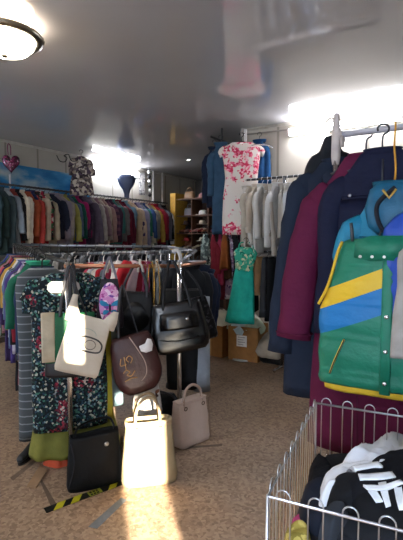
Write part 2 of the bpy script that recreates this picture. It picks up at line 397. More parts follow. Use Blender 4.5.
for i, (dsc, kind, c, sc, pat, L) in enumerate(LW):
    y = y0 + (y1 - y0) * i / (len(LW) - 1) + R.uniform(-.012, .012)
    if pat == 'plaid': mt = plaid('#5a3a52', '#2c2436', '#8c5a6a', 20)
    elif pat: mt = floral(pat[0], pat[1], 20, .5)
    else: mt = plain(c, .85, .15)
    loc = Vector((XR_, y, ZR_ - .083)); rz = R.uniform(.1, .5)
    garment(kind, f'{dsc} {kind} on the long rail along the pale wall', kind, loc, rz, mt, L=L, sw=R.uniform(.19, .22), hw=R.uniform(.19, .23), t=R.uniform(.024, .034), sh=R.uniform(.10, .15), amp=.2, k=R.choice((5, 7, 8)),
            sl=L*R.uniform(.6, .82), slm=plain(sc, .85, .15) if sc else mt, col=R.choice((.035, .05, .06)), group='jackets and tops on the long rail', out=R.uniform(.03, .09), fwd=R.uniform(-.07, .0), r0=.058, n=26)
    hanger(loc, rz, .2, DARKWIRE, 'thin dark wire hanger on the long rail along the pale wall', 'hangers on the long rail')
# a lower row, mostly in the dark
t = thing('low_clothes_rail', 'low dark rail beneath the row of jackets by the long wall', 'clothes rail', (XR_-.1, 3, 0))
mesh('rail_bar', tube([(0, -.2, 1.22), (0, 3.5, 1.22)], .012, 8), DR, t)
for y in (-.1, 1.1, 2.3, 3.4): mesh('rail_post', tube([(0, y, 0), (0, y, 1.22)], .012, 8), DR, t)
LOWC = [('black pleated', '#17171a'), ('dark navy', '#1c2233'), ('espresso brown', '#2b211d'), ('deep bottle green', '#18261f'), ('graphite', '#26282c'), ('dark burgundy', '#2f141b'),
        ('ink blue', '#171d2e'), ('charcoal herringbone', '#2a2a2e'), ('black velvet', '#101013'), ('dark olive', '#26271b'), ('peat brown', '#241d19'), ('dark slate', '#222a30')]
for i, (dsc, c) in enumerate(LOWC):
    loc = Vector((XR_-.1, 3.1 + i*.28, 1.16)); g = thing('skirt', f'{dsc} skirt on the low rail beneath the row of jackets', 'skirt', loc, R.uniform(-.2, .2), 'skirts on the low rail')
    mesh('skirt_panel', body([(0, .15, .03, 0), (-.05, .16, .05, 0), (-.4, .2, .1, 0), (-.72, .23, .12, 0)], R.uniform(0, 50), .2, 9, 26), plain(c), g)
    mesh('clip_hanger', tube(bez([(-.14, 0, .0), (-.05, 0, .004), (0, 0, .02), (.018, 0, .045), (.014, 0, .07), (-.012, 0, .078), (-.018, 0, .06)], 20), .005, 6), DARKWIRE, g)

# things hung on the long wall above the rail
p = W(11, 163, 5.55)
t = thing('sequin_bag', 'magenta sequinned heart-shaped bag hanging in front of the sky mural', 'bag', p, face(p))
m, nt, b = newmat('sequins', .25, .8, .3); vo = nd(nt, 'ShaderNodeTexVoronoi'); vo.inputs['Scale'].default_value = 90
nt.links.new(coords(nt), vo.inputs['Vector']); sp = nd(nt, 'ShaderNodeSeparateColor'); nt.links.new(vo.outputs['Color'], sp.inputs['Color'])
nt.links.new(ramp(nt, sp.outputs['Red'], [(0, '#1c0a16'), (.35, '#5c163a'), (.7, '#8c2c5c'), (.95, '#c98aa8')], 'CONSTANT'), b.inputs['Base Color'])
def heart(w, h, d, n=40):
    rings = []
    for s, q in ((-1, .55), (-.6, .9), (0, 1), (.6, .9), (1, .55)):
        ring = []
        for k in range(n):
            a = 2*PI*k/n; x = 16*math.sin(a)**3/17; z = (13*math.cos(a)-5*math.cos(2*a)-2*math.cos(3*a)-math.cos(4*a))/17
            ring.append((x*w*q, s*d, z*h*q))
        rings.append(ring)
    return loft(rings)
mesh('bag_body', heart(.115, .14, .03), m, t)
mesh('carry_strap', tube(bez([(-.03, 0, .1), (-.035, 0, .2), (-.02, 0, .24), (0, 0, .2), (.0, 0, .1)], 16), .006, 6), plain('#7b2b56', .4), t)
p2 = W(10, 182, 5.55)
o = mesh('price_strip', box(-.012, .012, -.004, .004, -.1, .1), plain('#c9ccd2', .5)); o.location = p2; o.rotation_euler = (0, 0, face(p2))
tag(o, 'narrow white strip standing under the magenta sequinned bag', 'strip')
p = W(83, 160, 6.45)
garment('childs_dress', 'small patterned brown dress hung on the wall at the end of the mural', 'dress', p + Vector((.02, -.05, .04)), face(p)+.3, floral('#6b5f5c', ['#3c3234', '#a08f80', '#574655', '#c9bcab'], 26, .42), L=.56, sw=.13, hw=.18, t=.03, sl=.2, r0=.05, group=None, k=9, amp=.2)
hanger(p + Vector((.02, -.05, .04)), face(p)+.3, .13, DARKWIRE, 'dark wire hanger with the small patterned brown dress', None)
p = W(67, 158, 6.3)
t = thing('wire_hooks', 'twisted wire hooks on the wall beside the small patterned dress', 'hook', p, face(p))
b0 = tube(bez([(-.14, 0, .03), (-.1, -.02, -.05), (-.03, -.03, -.06), (0, -.02, .0), (-.04, 0, .03), (.02, -.01, .05), (.06, -.03, -.04), (.14, -.02, -.03), (.15, 0, .03)], 40), .007, 6)
mesh('hook_wire', b0, DARKWIRE, t)
p = W(126.5, 174, 7.55)
t = thing('swimsuit', 'glossy dark blue swimsuit hung under the tube lamp', 'swimsuit', p, face(p))
mesh('suit_body', body([(0, .06, .02, 0), (-.02, .13, .045, 0), (-.07, .165, .07, 0), (-.13, .15, .07, 0), (-.2, .12, .055, 0), (-.27, .07, .045, 0), (-.34, .045, .03, 0), (-.42, .04, .03, 0)], 3, .1, 5, 26), plain('#1b2a4a', .3, .6), t)
for s in (-1, 1): mesh('shoulder_strap', tube(bez([(s*.06, 0, -.02), (s*.07, -.01, .03), (s*.02, 0, .07)], 8), .009, 6), plain('#c6ccd4', .4), t)
hk = W(126.5, 174, 7.55) + Vector((0, 0, .06)); hanger(hk, face(p), .14, DARKWIRE, 'thin hanger hook above the dark blue swimsuit', None)
p = W(142, 181, 7.9)
t = thing('lace_panel', 'pale lace panel hung on the wall past the blue swimsuit', 'lace', p, face(p))
mesh('lace_cloth', body([(.14, .05, .01, 0), (.1, .06, .012, 0), (-.1, .055, .014, 0), (-.25, .06, .015, 0)], 5, .15, 5, 20), floral('#bdb9b4', ['#8f8c8a', '#e0dcd8', '#777'+'777'], 40, .5), t)
p = W(149.5, 184, 8.1)
t = thing('bead_string', 'string of black and white beads beside the pale lace panel', 'beads', p, face(p))
for k in range(6): mesh('bead', ball((R.uniform(-.012, .012), 0, .22 - k*.085), .034, 10), plain('#17171a' if k % 2 else '#cfccc8', .35), t)
mesh('string', tube([(0, 0, .3), (0, 0, -.24)], .004, 6), DARKWIRE, t)

# ------------------------------------------------------------------ shelf unit at the far end
SX0, SX1, SY0, SY1 = -4.86, -3.80, 6.62, 7.0
t = thing('shelf_unit', 'tall brown wooden shelf unit crammed with shoes and hats', 'shelf', ((SX0+SX1)/2, (SY0+SY1)/2, 0))
WOOD = plain('#5a3c2c', .55, .3); YWOOD = plain('#c99b3f', .5, .3)
def sh(name, x0, x1, y0, y1, z0, z1, mt): return mesh(name, box(x0-(SX0+SX1)/2, x1-(SX0+SX1)/2, y0-(SY0+SY1)/2, y1-(SY0+SY1)/2, z0, z1), mt, t, False)
SHZ = (.12, .5, .88, 1.22, 1.53, 1.86, 2.17)
for z in SHZ: sh('shelf_board', SX0+.03, SX1, SY0, SY1, z-.02, z, WOOD)
sh('side_panel', SX0-.1, SX0+.02, SY0-.02, SY1, 0, 2.28, YWOOD)['label'] = 'yellow side panel'
sh('side_panel', SX1, SX1+.04, SY0, SY1, 0, 2.2, WOOD)
for x in (SX0+.36, SX0+.72): sh('divider', x-.012, x+.012, SY0+.02, SY1, .12, 2.17, WOOD)
sh('back_board', SX0, SX1, SY1, SY1+.015, 0, 2.2, plain('#3b2a22'))
def shoe(loc, rz, c, label, group, s=1.0):
    g = thing('shoe', label, 'shoe', loc, rz, group)
    rings = []
    for y, w, h in ((-.125, .015, .03), (-.11, .03, .045), (-.07, .04, .05), (-.02, .038, .06), (.03, .034, .08), (.08, .036, .09), (.115, .03, .085), (.125, .015, .07)):
        rings.append([(w*s*math.cos(a)*(1 if math.sin(a) > -.3 else .9), y*s, (.02 + h*.5 + h*.5*math.sin(a))*s) for a in [2*PI*k/14 for k in range(14)]])
    mesh('upper', loft(rings), plain(c, .5, .4), g)
    rs = [[(w*s*math.cos(a), (y0+ln*math.sin(a))*s, z*s) for a in [2*PI*k/20 for k in range(20)]] for z, w, y0, ln in ((0, .038, 0, .125), (.012, .041, 0, .128), (.024, .041, 0, .128))]
    mesh('sole', loft(rs), plain('#1d1a18', .6), g)
def hat(loc, c, label, group, s=1.0):
    g = thing('hat', label, 'hat', loc, R.uniform(0, 6), group)
    mesh('hat_crown', lathe([(.085*s, .0), (.088*s, .04*s), (.08*s, .085*s), (.05*s, .105*s), (.01*s, .108*s)], 20), plain(c), g)
    mesh('brim', lathe([(.05*s, .002), (.15*s, .0), (.155*s, .008), (.085*s, .014)], 24), plain(c), g)
def minibag(loc, rz, c, label, group, w=.13, h=.18, d=.05):
    g = thing('handbag', label, 'bag', loc, rz, group)
    mesh('bag_body', loft([sup(w*.95, d, 20, .6, 0), sup(w, d*1.05, 20, .6, h*.25), sup(w*.93, d*.9, 20, .6, h*.7), sup(w*.85, d*.5, 20, .6, h)]), plain(c, .4, .4), g)
    mesh('bag_handle', tube(bez([(-w*.5, 0, h*.95), (-w*.4, 0, h*1.35), (0, 0, h*1.5), (w*.4, 0, h*1.35), (w*.5, 0, h*.95)], 16), .007, 6), plain(c, .4, .4), g)
bays = [SX0+.19, SX0+.54, SX0+.88]
SC = [('tan', '#9a7450'), ('dusty pink', '#b0807c'), ('dark brown', '#3b2822'), ('grey', '#77757a'), ('white', '#cfc9c2'), ('red', '#8e2f2f'), ('black', '#1a191b'), ('beige', '#b09c83'), ('blue', '#3b4b6e'), ('copper', '#8a5236'), ('cream', '#c9bda6'), ('purple', '#54365c')]
pos3 = ('by the yellow panel', 'in the middle bay', 'in the far bay')
shn = {2.17: 'on top of the shelf unit', 1.86: 'on the uppermost shelf', 1.53: 'on the second shelf down', 1.22: 'on the third shelf down', .88: 'on the fourth shelf down'}
q = 0
for z in (2.17, 1.86, 1.53, 1.22, .88):
    for bi, x in enumerate(bays):
        cn, c = SC[q % len(SC)]; q += 1; cn2, c2 = SC[(q*5+3) % len(SC)]
        yk = SY0 + .16
        if (q + bi) % 3 == 0: hat((x-.02, yk, z), c, f'{cn} brimmed hat {shn[z]}, {pos3[bi]}', 'hats on the shelf unit', .9)
        elif (q + bi) % 3 == 1: minibag((x, yk+.05, z), R.uniform(-.3, .3), c, f'{cn} handbag {shn[z]}, {pos3[bi]}', 'handbags on the shelf unit', .11, .15)
        else:
            for k, dx in enumerate((-.09, .0, .09)):
                shoe((x+dx, yk-.0, z), R.uniform(-.2, .2), c, f'{cn} shoe {shn[z]}, {pos3[bi]}', f'{cn} shoes {shn[z]} {pos3[bi]}')
        if z < 1.6:
            for k in range(3):
                sn, sc_ = SC[(q*3 + k*4 + bi) % len(SC)]
                shoe((x-.1+k*.1, SY0+.14, z+.085*0+.0) if (q+bi) % 3 else (x-.11+k*.11, SY0+.06, z), R.uniform(-.3, .3), sc_, f'{sn} shoe at the front edge {shn[z]}, {pos3[bi]}', f'{sn} front shoes {shn[z]} {pos3[bi]}', .85)
        if z in (1.53, 1.22) and bi < 2:
            hat((x+.02, yk-.08, z+.16 if (q+bi) % 3 != 2 else z+.1), c2, f'{cn2} soft hat heaped {shn[z]}, {pos3[bi]}', 'hats heaped on the shelves', .7)
# ------------------------------------------------------------------ blouse rack in front of the bright wall
BY, BZ = 4.38, 2.07
t = thing('garment_rack', 'chrome garment rack holding white blouses above and dark trousers below', 'garment rack', (-1.75, BY, 0))
mesh('top_rail', tube([(-.56, 0, BZ), (.9, 0, BZ)], .013, 10), DR, t)
mesh('lower_rail', tube([(-.56, 0, 1.27), (.9, 0, 1.27)], .012, 10), DR, t)
for x in (-.02, .88): mesh('upright', tube([(x, 0, 0), (x, 0, BZ)], .018, 10), CHROME, t)
mesh('foot', tube([(-.02, -.22, .02), (-.02, .22, .02)], .015, 8), CHROME, t); mesh('foot', tube([(.88, -.22, .02), (.88, .22, .02)], .015, 8), CHROME, t)
BL = [('white short-sleeved', '#b9b3ab'), ('ivory ruffled', '#aca293'), ('cream silk', '#b8ab9a'), ('white cotton', '#c2beb8'), ('oyster', '#978d82'), ('pale linen', '#b2a99e'), ('chalk white', '#c0bdba'),
      ('pearl satin', '#9f968e'), ('off-white lace', '#b5aea5'), ('cool white', '#b4b6bc'), ('ecru', '#a19482'), ('silver grey', '#8a8990'), ('bluish white', '#b9bdc8'), ('snow white', '#dcdcdc'), ('pale stone', '#b5aca4')]
for i, (dsc, c) in enumerate(BL):
    x = -2.22 + i*.062 + R.uniform(-.012, .012); loc = Vector((x, BY, BZ-.083)); rz = 1.62 + R.uniform(-.35, .35)
    L = R.uniform(.55, .8)
    garment('blouse', f'{dsc} blouse on the chrome rack by the bright wall', 'blouse', loc, rz, plain(c, .75, .25, 0, .06), L=L, sw=R.uniform(.15, .18), hw=R.uniform(.17, .21), t=.034, sh=R.uniform(.12, .17), sl=R.uniform(.3, .6),
            col=R.choice((.03, .045)), group='white blouses on the chrome rack', amp=.4, k=7, r0=.055, r1=.05, out=R.uniform(.02, .07), fwd=R.uniform(-.06, 0), n=34)
    hanger(loc, rz, .19, plain('#cfcac6', .5), 'white plastic hanger carrying a white blouse on the chrome rack', 'hangers of the white blouses')
LT = [('black', 'trousers', '#131316', .62, .1), ('caramel beige', 'trousers', '#b58a5e', .42, .09), ('charcoal', 'skirt', '#34363b', .64, .17), ('jet black straight', 'skirt', '#101114', .68, .15), ('dark navy', 'trousers', '#1b2130', .66, .12),
      ('anthracite', 'trousers', '#2b2d33', .7, .13), ('black flared', 'skirt', '#15151a', .6, .2), ('slate black', 'trousers', '#22262c', .68, .12), ('midnight', 'skirt', '#1a1e2b', .66, .16)]
for i, (dsc, kind, c, L, w) in enumerate(LT):
    x = -2.14 + i*.10; loc = Vector((x, BY - (.02 if i else .0), 1.215)); rz = 1.5 + R.uniform(-.2, .2)
    g = thing(kind, f'{dsc} {kind} on the lower rail under the white blouses', kind, loc, rz, 'dark trousers and skirts under the white blouses')
    mesh('hanging_cloth', body([(0, w, .02, 0), (-.04, w*1.03, .03, 0), (-L*.5, w*1.15, .045, 0), (-L, w*1.25, .05, 0)], R.uniform(0, 50), .12, 6, 26), plain(c), g)
    mesh('clip_bar', tube(bez([(-w, 0, .0), (-.05, 0, .006), (0, 0, .02), (.018, 0, .03), (.014, 0, .06), (-.012, 0, .068), (-.018, 0, .05)], 20), .005, 6), CHROME, g)
# teal dress with a patterned bodice
loc = W(246, 247, 4.62); rz = face(loc) + .2
g = thing('teal_dress', 'long teal dress with a green patterned top hanging beside the cardboard boxes', 'dress', loc, rz); g.rotation_euler = (0, .07, rz)
mesh('bodice', body([(.0, .05, .02, 0), (-.02, .1, .03, 0), (-.06, .13, .045, 0), (-.16, .105, .05, 0), (-.26, .095, .05, 0)], 9, .1, 6, 28), floral('#35a588', ['#8fb08a', '#1e7a66', '#cfd3b0', '#4fbe9c'], 40, .5), g)
mesh('skirt', body([(-.24, .098, .05, 0), (-.3, .105, .06, 0), (-.5, .125, .075, 0), (-.82, .16, .09, 0)], 4, .24, 8, 34), plain('#27b3a2', .7), g)
for s in (-1, 1): mesh('shoulder_strap', tube(bez([(s*.08, -.01, -.03), (s*.07, 0, .03), (s*.03, 0, .05)], 8), .008, 6), plain('#2f8f74'), g)
hanger(loc + Vector((0, 0, .0)), rz, .12, DARKWIRE, 'dark hanger holding the long teal dress', None)

# ------------------------------------------------------------------ the floral dress at the corner
loc = W(241.5, 143, 4.98); rz = face(loc)
m, nt, b = newmat('rose_printed_cloth', .8, .2); v = coords(nt)
vo = nd(nt, 'ShaderNodeTexVoronoi'); vo.inputs['Scale'].default_value = 48; nt.links.new(v, vo.inputs['Vector'])
sp = nd(nt, 'ShaderNodeSeparateColor'); nt.links.new(vo.outputs['Color'], sp.inputs['Color'])
cc = ramp(nt, sp.outputs['Red'], [(0, '#c23352'), (.3, '#d8667f'), (.55, '#e3a0ab'), (.72, '#b3274a'), (.88, '#d9c3b5')], 'CONSTANT')
n2 = nd(nt, 'ShaderNodeTexNoise'); n2.inputs['Scale'].default_value = 13; n2.inputs['Detail'].default_value = 4; nt.links.new(v, n2.inputs['Vector'])
sx = nd(nt, 'ShaderNodeSeparateXYZ'); nt.links.new(v, sx.inputs['Vector'])
mr = nd(nt, 'ShaderNodeMapRange'); mr.inputs['From Min'].default_value = -1.12; mr.inputs['From Max'].default_value = 0; nt.links.new(sx.outputs['Z'], mr.inputs['Value'])
dn = ramp(nt, mr.outputs['Result'], [(0, (.22,)*3), (.14, (.17,)*3), (.26, (.01,)*3), (.4, (.0,)*3), (.55, (.05,)*3), (.75, (.15,)*3), (1, (.13,)*3)])
ad = nd(nt, 'ShaderNodeMath', operation='ADD'); nt.links.new(n2.outputs['Fac'], ad.inputs[0]); nt.links.new(dn, ad.inputs[1])
mk = ramp(nt, ad.outputs[0], [(.615, (0, 0, 0)), (.645, (1, 1, 1))])
mix = nd(nt, 'ShaderNodeMixRGB'); nt.links.new(mk, mix.inputs['Fac']); mix.inputs['Color1'].default_value = lin('#cfc4ba'); nt.links.new(cc, mix.inputs['Color2'])
nt.links.new(mix.outputs['Color'], b.inputs['Base Color']); ROSE = m
g = thing('floral_dress', 'white cap-sleeved dress with a pink rose print hanging at the corner of the wall', 'dress', loc, rz)
mesh('dress_body', body([(.0, .115, .05, 0), (-.02, .15, .055, 0), (-.06, .2, .065, 0), (-.1, .225, .07, 0), (-.2, .205, .085, 0), (-.4, .185, .09, 0), (-.6, .205, .09, 0), (-.85, .215, .085, 0), (-1.04, .215, .08, 0)], 2, .07, 5, 40, .7), ROSE, g)
for s in (-1, 1):
    mesh('cap_sleeve', loft([[(s*(x0+w*math.cos(a)*.35), h*.06*math.sin(a), z+w*.9*math.cos(a)) for a in [2*PI*k/18 for k in range(18)]] for x0, w, z, h in ((.15, .045, -.065, .7), (.20, .05, -.08, .75), (.235, .048, -.105, .7), (.255, .038, -.13, .6))]), ROSE, g)
mesh('neck_lining', loft([sup(.112, .045, 24, .9, -.004), sup(.08, .03, 24, .9, .004), sup(.03, .01, 24, .9, .003)]), plain('#d8d2ca'), g)
mesh('care_tag', box(-.02, .02, -.056, -.050, -.045, -.012), plain('#f0ece6'), g)
hanger(loc + Vector((0, 0, .028)), rz, .17, DARKWIRE, 'dark hanger of the pink rose print dress', None, .006, up=.09)
pp = loc + Vector((.02, .06, 0))
t = thing('display_stand', 'slim white display stand pole behind the pink rose print dress', 'stand', (pp.x, pp.y, 0))
mesh('pole', tube([(0, 0, .0), (0, 0, 2.66)], .017, 10), plain('#cfccc8', .4), t)
mesh('stand_base', lathe([(.005, .022), (.15, .018), (.16, .008), (.155, 0)], 20), plain('#9a9894', .4), t)
mesh('arm', tube(bez([(0, 0, loc.z+.1), (-.01, -.03, loc.z+.112), (-.02, -.10, loc.z+.108)], 6), .008, 6), CHROME, t)
mesh('arm', tube(bez([(0, 0, 2.38), (.1, -.05, 2.46), (.3, -.06, 2.44), (.36, -.06, 2.4)], 12), .007, 6), CHROME, t)

# garments beyond the corner on a two level rail
CX0 = -2.67
t = thing('corner_rail', 'dark two-level rail along the partition beyond the pink rose print dress', 'clothes rail', (CX0, 5.2, 0))
for z in (2.6, 1.56): mesh('rail_bar', tube([(0, -.85, z), (0, .9, z)], .013, 8), DR, t)
for y in (-.6, .8): mesh('ceiling_rod', tube([(0, y, 2.6), (0, y, ZC)], .010, 8), DR, t); mesh('wall_bracket', tube([(0, y, 1.56), (.21, y, 1.56)], .010, 8), DR, t)
UP_ = [(4.56, 'dark navy long-sleeved', 'tshirt', '#121a2c', .72, .12, .56), (4.40, 'faded denim blue', 'dress', '#2c4459', 1.05, .12, .5), (4.78, 'steel blue denim', 'jacket', '#335372', 1.0, .16, .6), (4.95, 'sandy beige', 'cardigan', '#8c8069', .9, .16, .6), (5.12, 'dark patterned', 'dress', None, 1.0, .16, .3)]
for i, (y, dsc, kind, c, L, sw, sl) in enumerate(UP_):
    mt = plain(c) if c else floral('#2d3534', ['#4c5a55', '#1f2626', '#6a7770'], 30, .45)
    loc = Vector((CX0 + (-.08, .10, .08, -.02, 0)[i], y, 2.6-.083))
    garment(kind, f'{dsc} {kind} on the corner rail behind the pink rose print dress', kind, loc, .5 + R.uniform(-.06, .06), mt, L=L, sw=sw*.8, hw=sw*.82, t=.035, sh=.12, sl=sl, col=.03, group='garments on the corner rail', r0=.05, r1=.038, out=.02)
    hanger(loc, .5, .12, DARKWIRE, 'dark hanger on the upper corner rail', 'hangers on the corner rail')
p = W(259.5, 139, 5.12); 
garment('jacket', 'bright denim blue jacket hanging just behind the shoulder of the rose print dress', 'jacket', Vector((p.x, p.y, p.z-.02)), face(p)-.2, plain('#1d4670'), L=.5, sw=.075, hw=.085, t=.05, sl=.42, col=.03, group=None, r0=.042)
hanger(Vector((p.x, p.y, p.z-.02)), face(p)-.2, .1, DARKWIRE, 'dark hanger of the bright denim blue jacket', None)
LO = [(4.36, 'grey leaf print', 'dress', 'leaf', .95, .10, -.09), (4.42, 'scarlet red', 'skirt', '#7c2430', .72, .06, -.01), (4.47, 'rust orange', 'blouse', '#8a4c26', .42, .07, .13), (4.50, 'raspberry pink', 'dress', '#9c3350', .62, .06, .045), (4.55, 'tobacco brown', 'dress', '#4c3224', .55, .08, .10),
      (4.60, 'cherry', 'dress', '#6d1f2c', .8, .06, .01), (4.64, 'lilac print', 'dress', 'lil', .80, .10, .08), (4.70, 'black', 'dress', '#19181b', .6, .09, .14), (4.78, 'coral', 'blouse', '#a85a48', .5, .06, .03), (4.85, 'dark pink', 'dress', '#7d3148', .7, .1, -.02), (5.0, 'plum', 'dress', '#46283c', .7, .12, 0)]
for i, (y, dsc, kind, c, L, w, dx) in enumerate(LO):
    mt = floral('#4a5453', ['#7a8783', '#262c2c', '#a5b0a8'], 34, .46) if c == 'leaf' else floral('#8e7a8e', ['#c8bdc4', '#5f4a6c', '#b48aa0'], 30, .45) if c == 'lil' else plain(c)
    loc = Vector((CX0 + dx*.9, y, 1.56-.083)); rz = .5 + R.uniform(-.2, .2)
    garment(kind, f'{dsc} {kind} on the lower corner rail below the rose print dress', kind, loc, rz, mt, L=L, sw=w*.6, hw=w*.95, t=.03, ht=.05, sh=.12, sl=L*.5 if i % 2 else 0, col=0, group='garments on the lower corner rail', amp=.5, k=5, r0=.035, r1=.03)
    hanger(loc, rz, w*.75, DARKWIRE, 'dark hanger on the lower corner rail', 'hangers on the lower corner rail')

# ------------------------------------------------------------------ cardboard boxes
CARD = plain('#8f6439', .8, .15); CARD2 = plain('#85582f', .8, .15)
def sheet(name, loc, rx, ry, hgt, mat, label, cat, seed=0, rz=0, wr=.03, parent=None, edge=.05, group=None, n=40, rings=12, lob=.22):
    """one crumpled garment lying in a heap: a thick wrinkled patch with a rolled edge"""
    top = []; v = []; f = []
    for i in range(rings + 1):
        s = i / rings
        for k in range(n):
            a = 2*PI*k/n; rr = 1 + lob*nz(math.cos(a)*1.4+seed, math.sin(a)*1.4, seed*1.3) + .06*math.sin(5*a+seed)
            x = rx*rr*s*math.cos(a); y = ry*rr*s*math.sin(a)
            z = hgt*(1 - s**2.2) + wr*(nz(x*9+seed, y*9, seed) + .6*abs(nz(x*17, y*17+seed, 2.0))*2 - .4)*(1 - .3*s) - edge*s**5
            v.append((x, y, z))
    for i in range(rings):
        for k in range(n):
            j = (k+1) % n; f.append((i*n+k, (i+1)*n+k, (i+1)*n+j, i*n+j))
    f.append(tuple(range(n)))
    b0 = len(v); base = [(p[0]*.9, p[1]*.9, p[2]-.05) for p in v[-n:]]; v += base
    for k in range(n):
        j = (k+1) % n; f.append((rings*n+k, b0+k, b0+j, rings*n+j))
    f.append(tuple(b0 + n-1-k for k in range(n)))
    o = mesh(name, (v, f), mat, parent)
    if not parent:
        o.location = loc; o.rotation_euler = (0, 0, rz); tag(o, label, cat, group)
    return o
def carton(loc, rz, w, d, h, label, mat, flap=True):
    g = thing('cardboard_box', label, 'box', loc, rz); th = .006
    mesh('front_panel', box(-w/2, w/2, -d/2, -d/2+th, 0, h), mat, g, False); mesh('rear_panel', box(-w/2, w/2, d/2-th, d/2, 0, h), mat, g, False)
    for s in (-1, 1): mesh('side_panel', box(s*w/2-th/2, s*w/2+th/2, -d/2, d/2, 0, h), mat, g, False)
    mesh('base_panel', box(-w/2, w/2, -d/2, d/2, 0, th), mat, g, False)
    return g
p = WZ(240, 361, 0); p = Vector((p.x, p.y, 0))
cb = carton(p + Vector((.01, .19, 0)), .10, .36, .36, .40, 'cardboard box with a white paper label, overflowing with pale clothes', CARD)
mesh('paper_label', box(-.075, .05, -.184, -.181, .17, .30), plain('#cfc9c2', .7), cb, False)
lbl = MB()
for r_ in range(4): lbl.add(box(-.06, .03 - .02*(r_ % 2), -.1855, -.184, .275-.028*r_, .281-.028*r_))
lo = lbl.build('label_lines', plain('#6d6a6a'), cb, False)
c0 = cb.location + Vector((0, 0, .43))
sheet('baby_vest', c0 + Vector((-.05, -.05, -.02)), .15, .15, .06, plain('#a8b9bc'), 'pale blue cloth heaped at the front of the labelled box', 'cloth', 1, 0, .035)
sheet('towel', c0 + Vector((.06, -.02, -.01)), .14, .16, .07, plain('#b3bba0'), 'pale green cloth heaped in the labelled cardboard box', 'cloth', 2, .6, .035)
sheet('shirt', c0 + Vector((-.02, .08, -.0)), .16, .12, .08, plain('#c8c4ba'), 'off-white shirt heaped at the rear of the labelled box', 'shirt', 3, .2, .035)
p = WZ(214, 357, 0); p = Vector((p.x, p.y, 0))
cb2 = carton(p + Vector((-.06, .21, 0)), -.12, .38, .36, .38, 'cardboard box half hidden behind the black patent bags', CARD2)
mesh('tape_strip', box(-.025, .025, -.1815, -.18, 0, .38), plain('#a37c4a', .4), cb2, False)
c1 = cb2.location + Vector((0, 0, .43))
sheet('pillowcase', c1 + Vector((0, -.06, .03)), .2, .17, .10, plain('#c6c4b2'), 'cream green cloth spilling over the half hidden cardboard box', 'cloth', 5, .3, .04, edge=.09)
sheet('patterned_cloth', c1 + Vector((-.1, .02, .0)), .13, .14, .08, floral('#b9bda8', ['#7c9a6c', '#d8d4c0', '#5c7b5a'], 30, .5), 'green printed cloth in the half hidden cardboard box', 'cloth', 6, 1, .04)
# bundle on the floor beside the boxes
p = WZ(272, 364, 0); p = Vector((p.x, p.y+.12, 0))
g = thing('black_sack', 'black sack of clothes on the floor between the boxes and the navy coat', 'sack', p)
mesh('sack_body', body([(.2, .13, .1, 0), (.18, .19, .15, 0), (.1, .21, .17, 0), (.02, .2, .16, 0), (.0, .17, .13, 0)], 5, .1, 7, 30), plain('#17171a', .5), g)
mesh('sack_rim', tube([(.17*math.cos(a)+.0, .13*math.sin(a), .2+.012*math.sin(3*a)) for a in [2*PI*k/24 for k in range(24)]], .015, 6, closed=True), plain('#1e1e22', .5), g)
sheet('cream_jumper', p + Vector((-.02, -.05, .24)), .22, .19, .09, plain('#a09484'), 'cream jumper bundled on top of the black sack', 'jumper', 8, .2, .05, edge=.1)
sheet('striped_cloth', p + Vector((.05, .02, .31)), .15, .13, .07, striped('#8c8278', '#4c4644', 40, 'X'), 'brown striped cloth lying over the cream jumper', 'cloth', 9, .5, .04)
# ------------------------------------------------------------------ the island rack with bags
A = W(67, 262, 2.50); B = W(179, 262, 2.97); C = W(14, 244.5, 4.2); D = W(168, 247, 4.0); E = W(205, 262, 3.35)
AB = W(67, 266, 2.50); BB = W(179, 266, 2.97)
org = Vector((A.x, A.y, 0))
t = thing('display_rack', 'chrome rack of dresses hung all over with handbags', 'clothes rack', org)
def loc_t(path): return [Vector(p) - org for p in path]
AGED = metal('#9a948c', .35); 
def flr(p): return Vector((p.x, p.y, 0))
for p, z in ((A, A.z), (B, B.z), (C, C.z), (D, D.z)):
    mesh('upright', tube(loc_t([flr(p), Vector((p.x, p.y, z))]), .0155, 12), CHROME, t)
    mesh('foot', lathe([(.005, .05), (.024, .048), (.03, .004), (.005, 0)], 12), BLACKPL, t).location = flr(p) - org
mesh('bag_rail', tube(loc_t([AB - (BB-AB)*.02, BB + (BB-AB)*.02, E]), .013, 10), metal('#a5735a', .4), t)
rest = W(57, 259.5, 2.62)
mesh('side_rail', tube(loc_t([A, rest, C]), .014, 10), DARKWIRE, t)
mesh('rear_rail', tube(loc_t([C, W(90, 246, 4.1), D]), .013, 10), GREYMETAL, t)
MIDA = W(72, 254, 3.55); MIDB = W(196, 251, 3.6)
mesh('middle_rail', tube(loc_t([MIDA, MIDB]), .013, 10), GREYMETAL, t)
mesh('cross_bar', tube(loc_t([B, MIDB]), .012, 8), GREYMETAL, t); mesh('cross_bar', tube(loc_t([A, MIDA]), .012, 8), GREYMETAL, t)
mesh('cross_bar', tube(loc_t([MIDB, D]), .012, 8), GREYMETAL, t); mesh('cross_bar', tube(loc_t([B, E]), .012, 8), GREYMETAL, t)

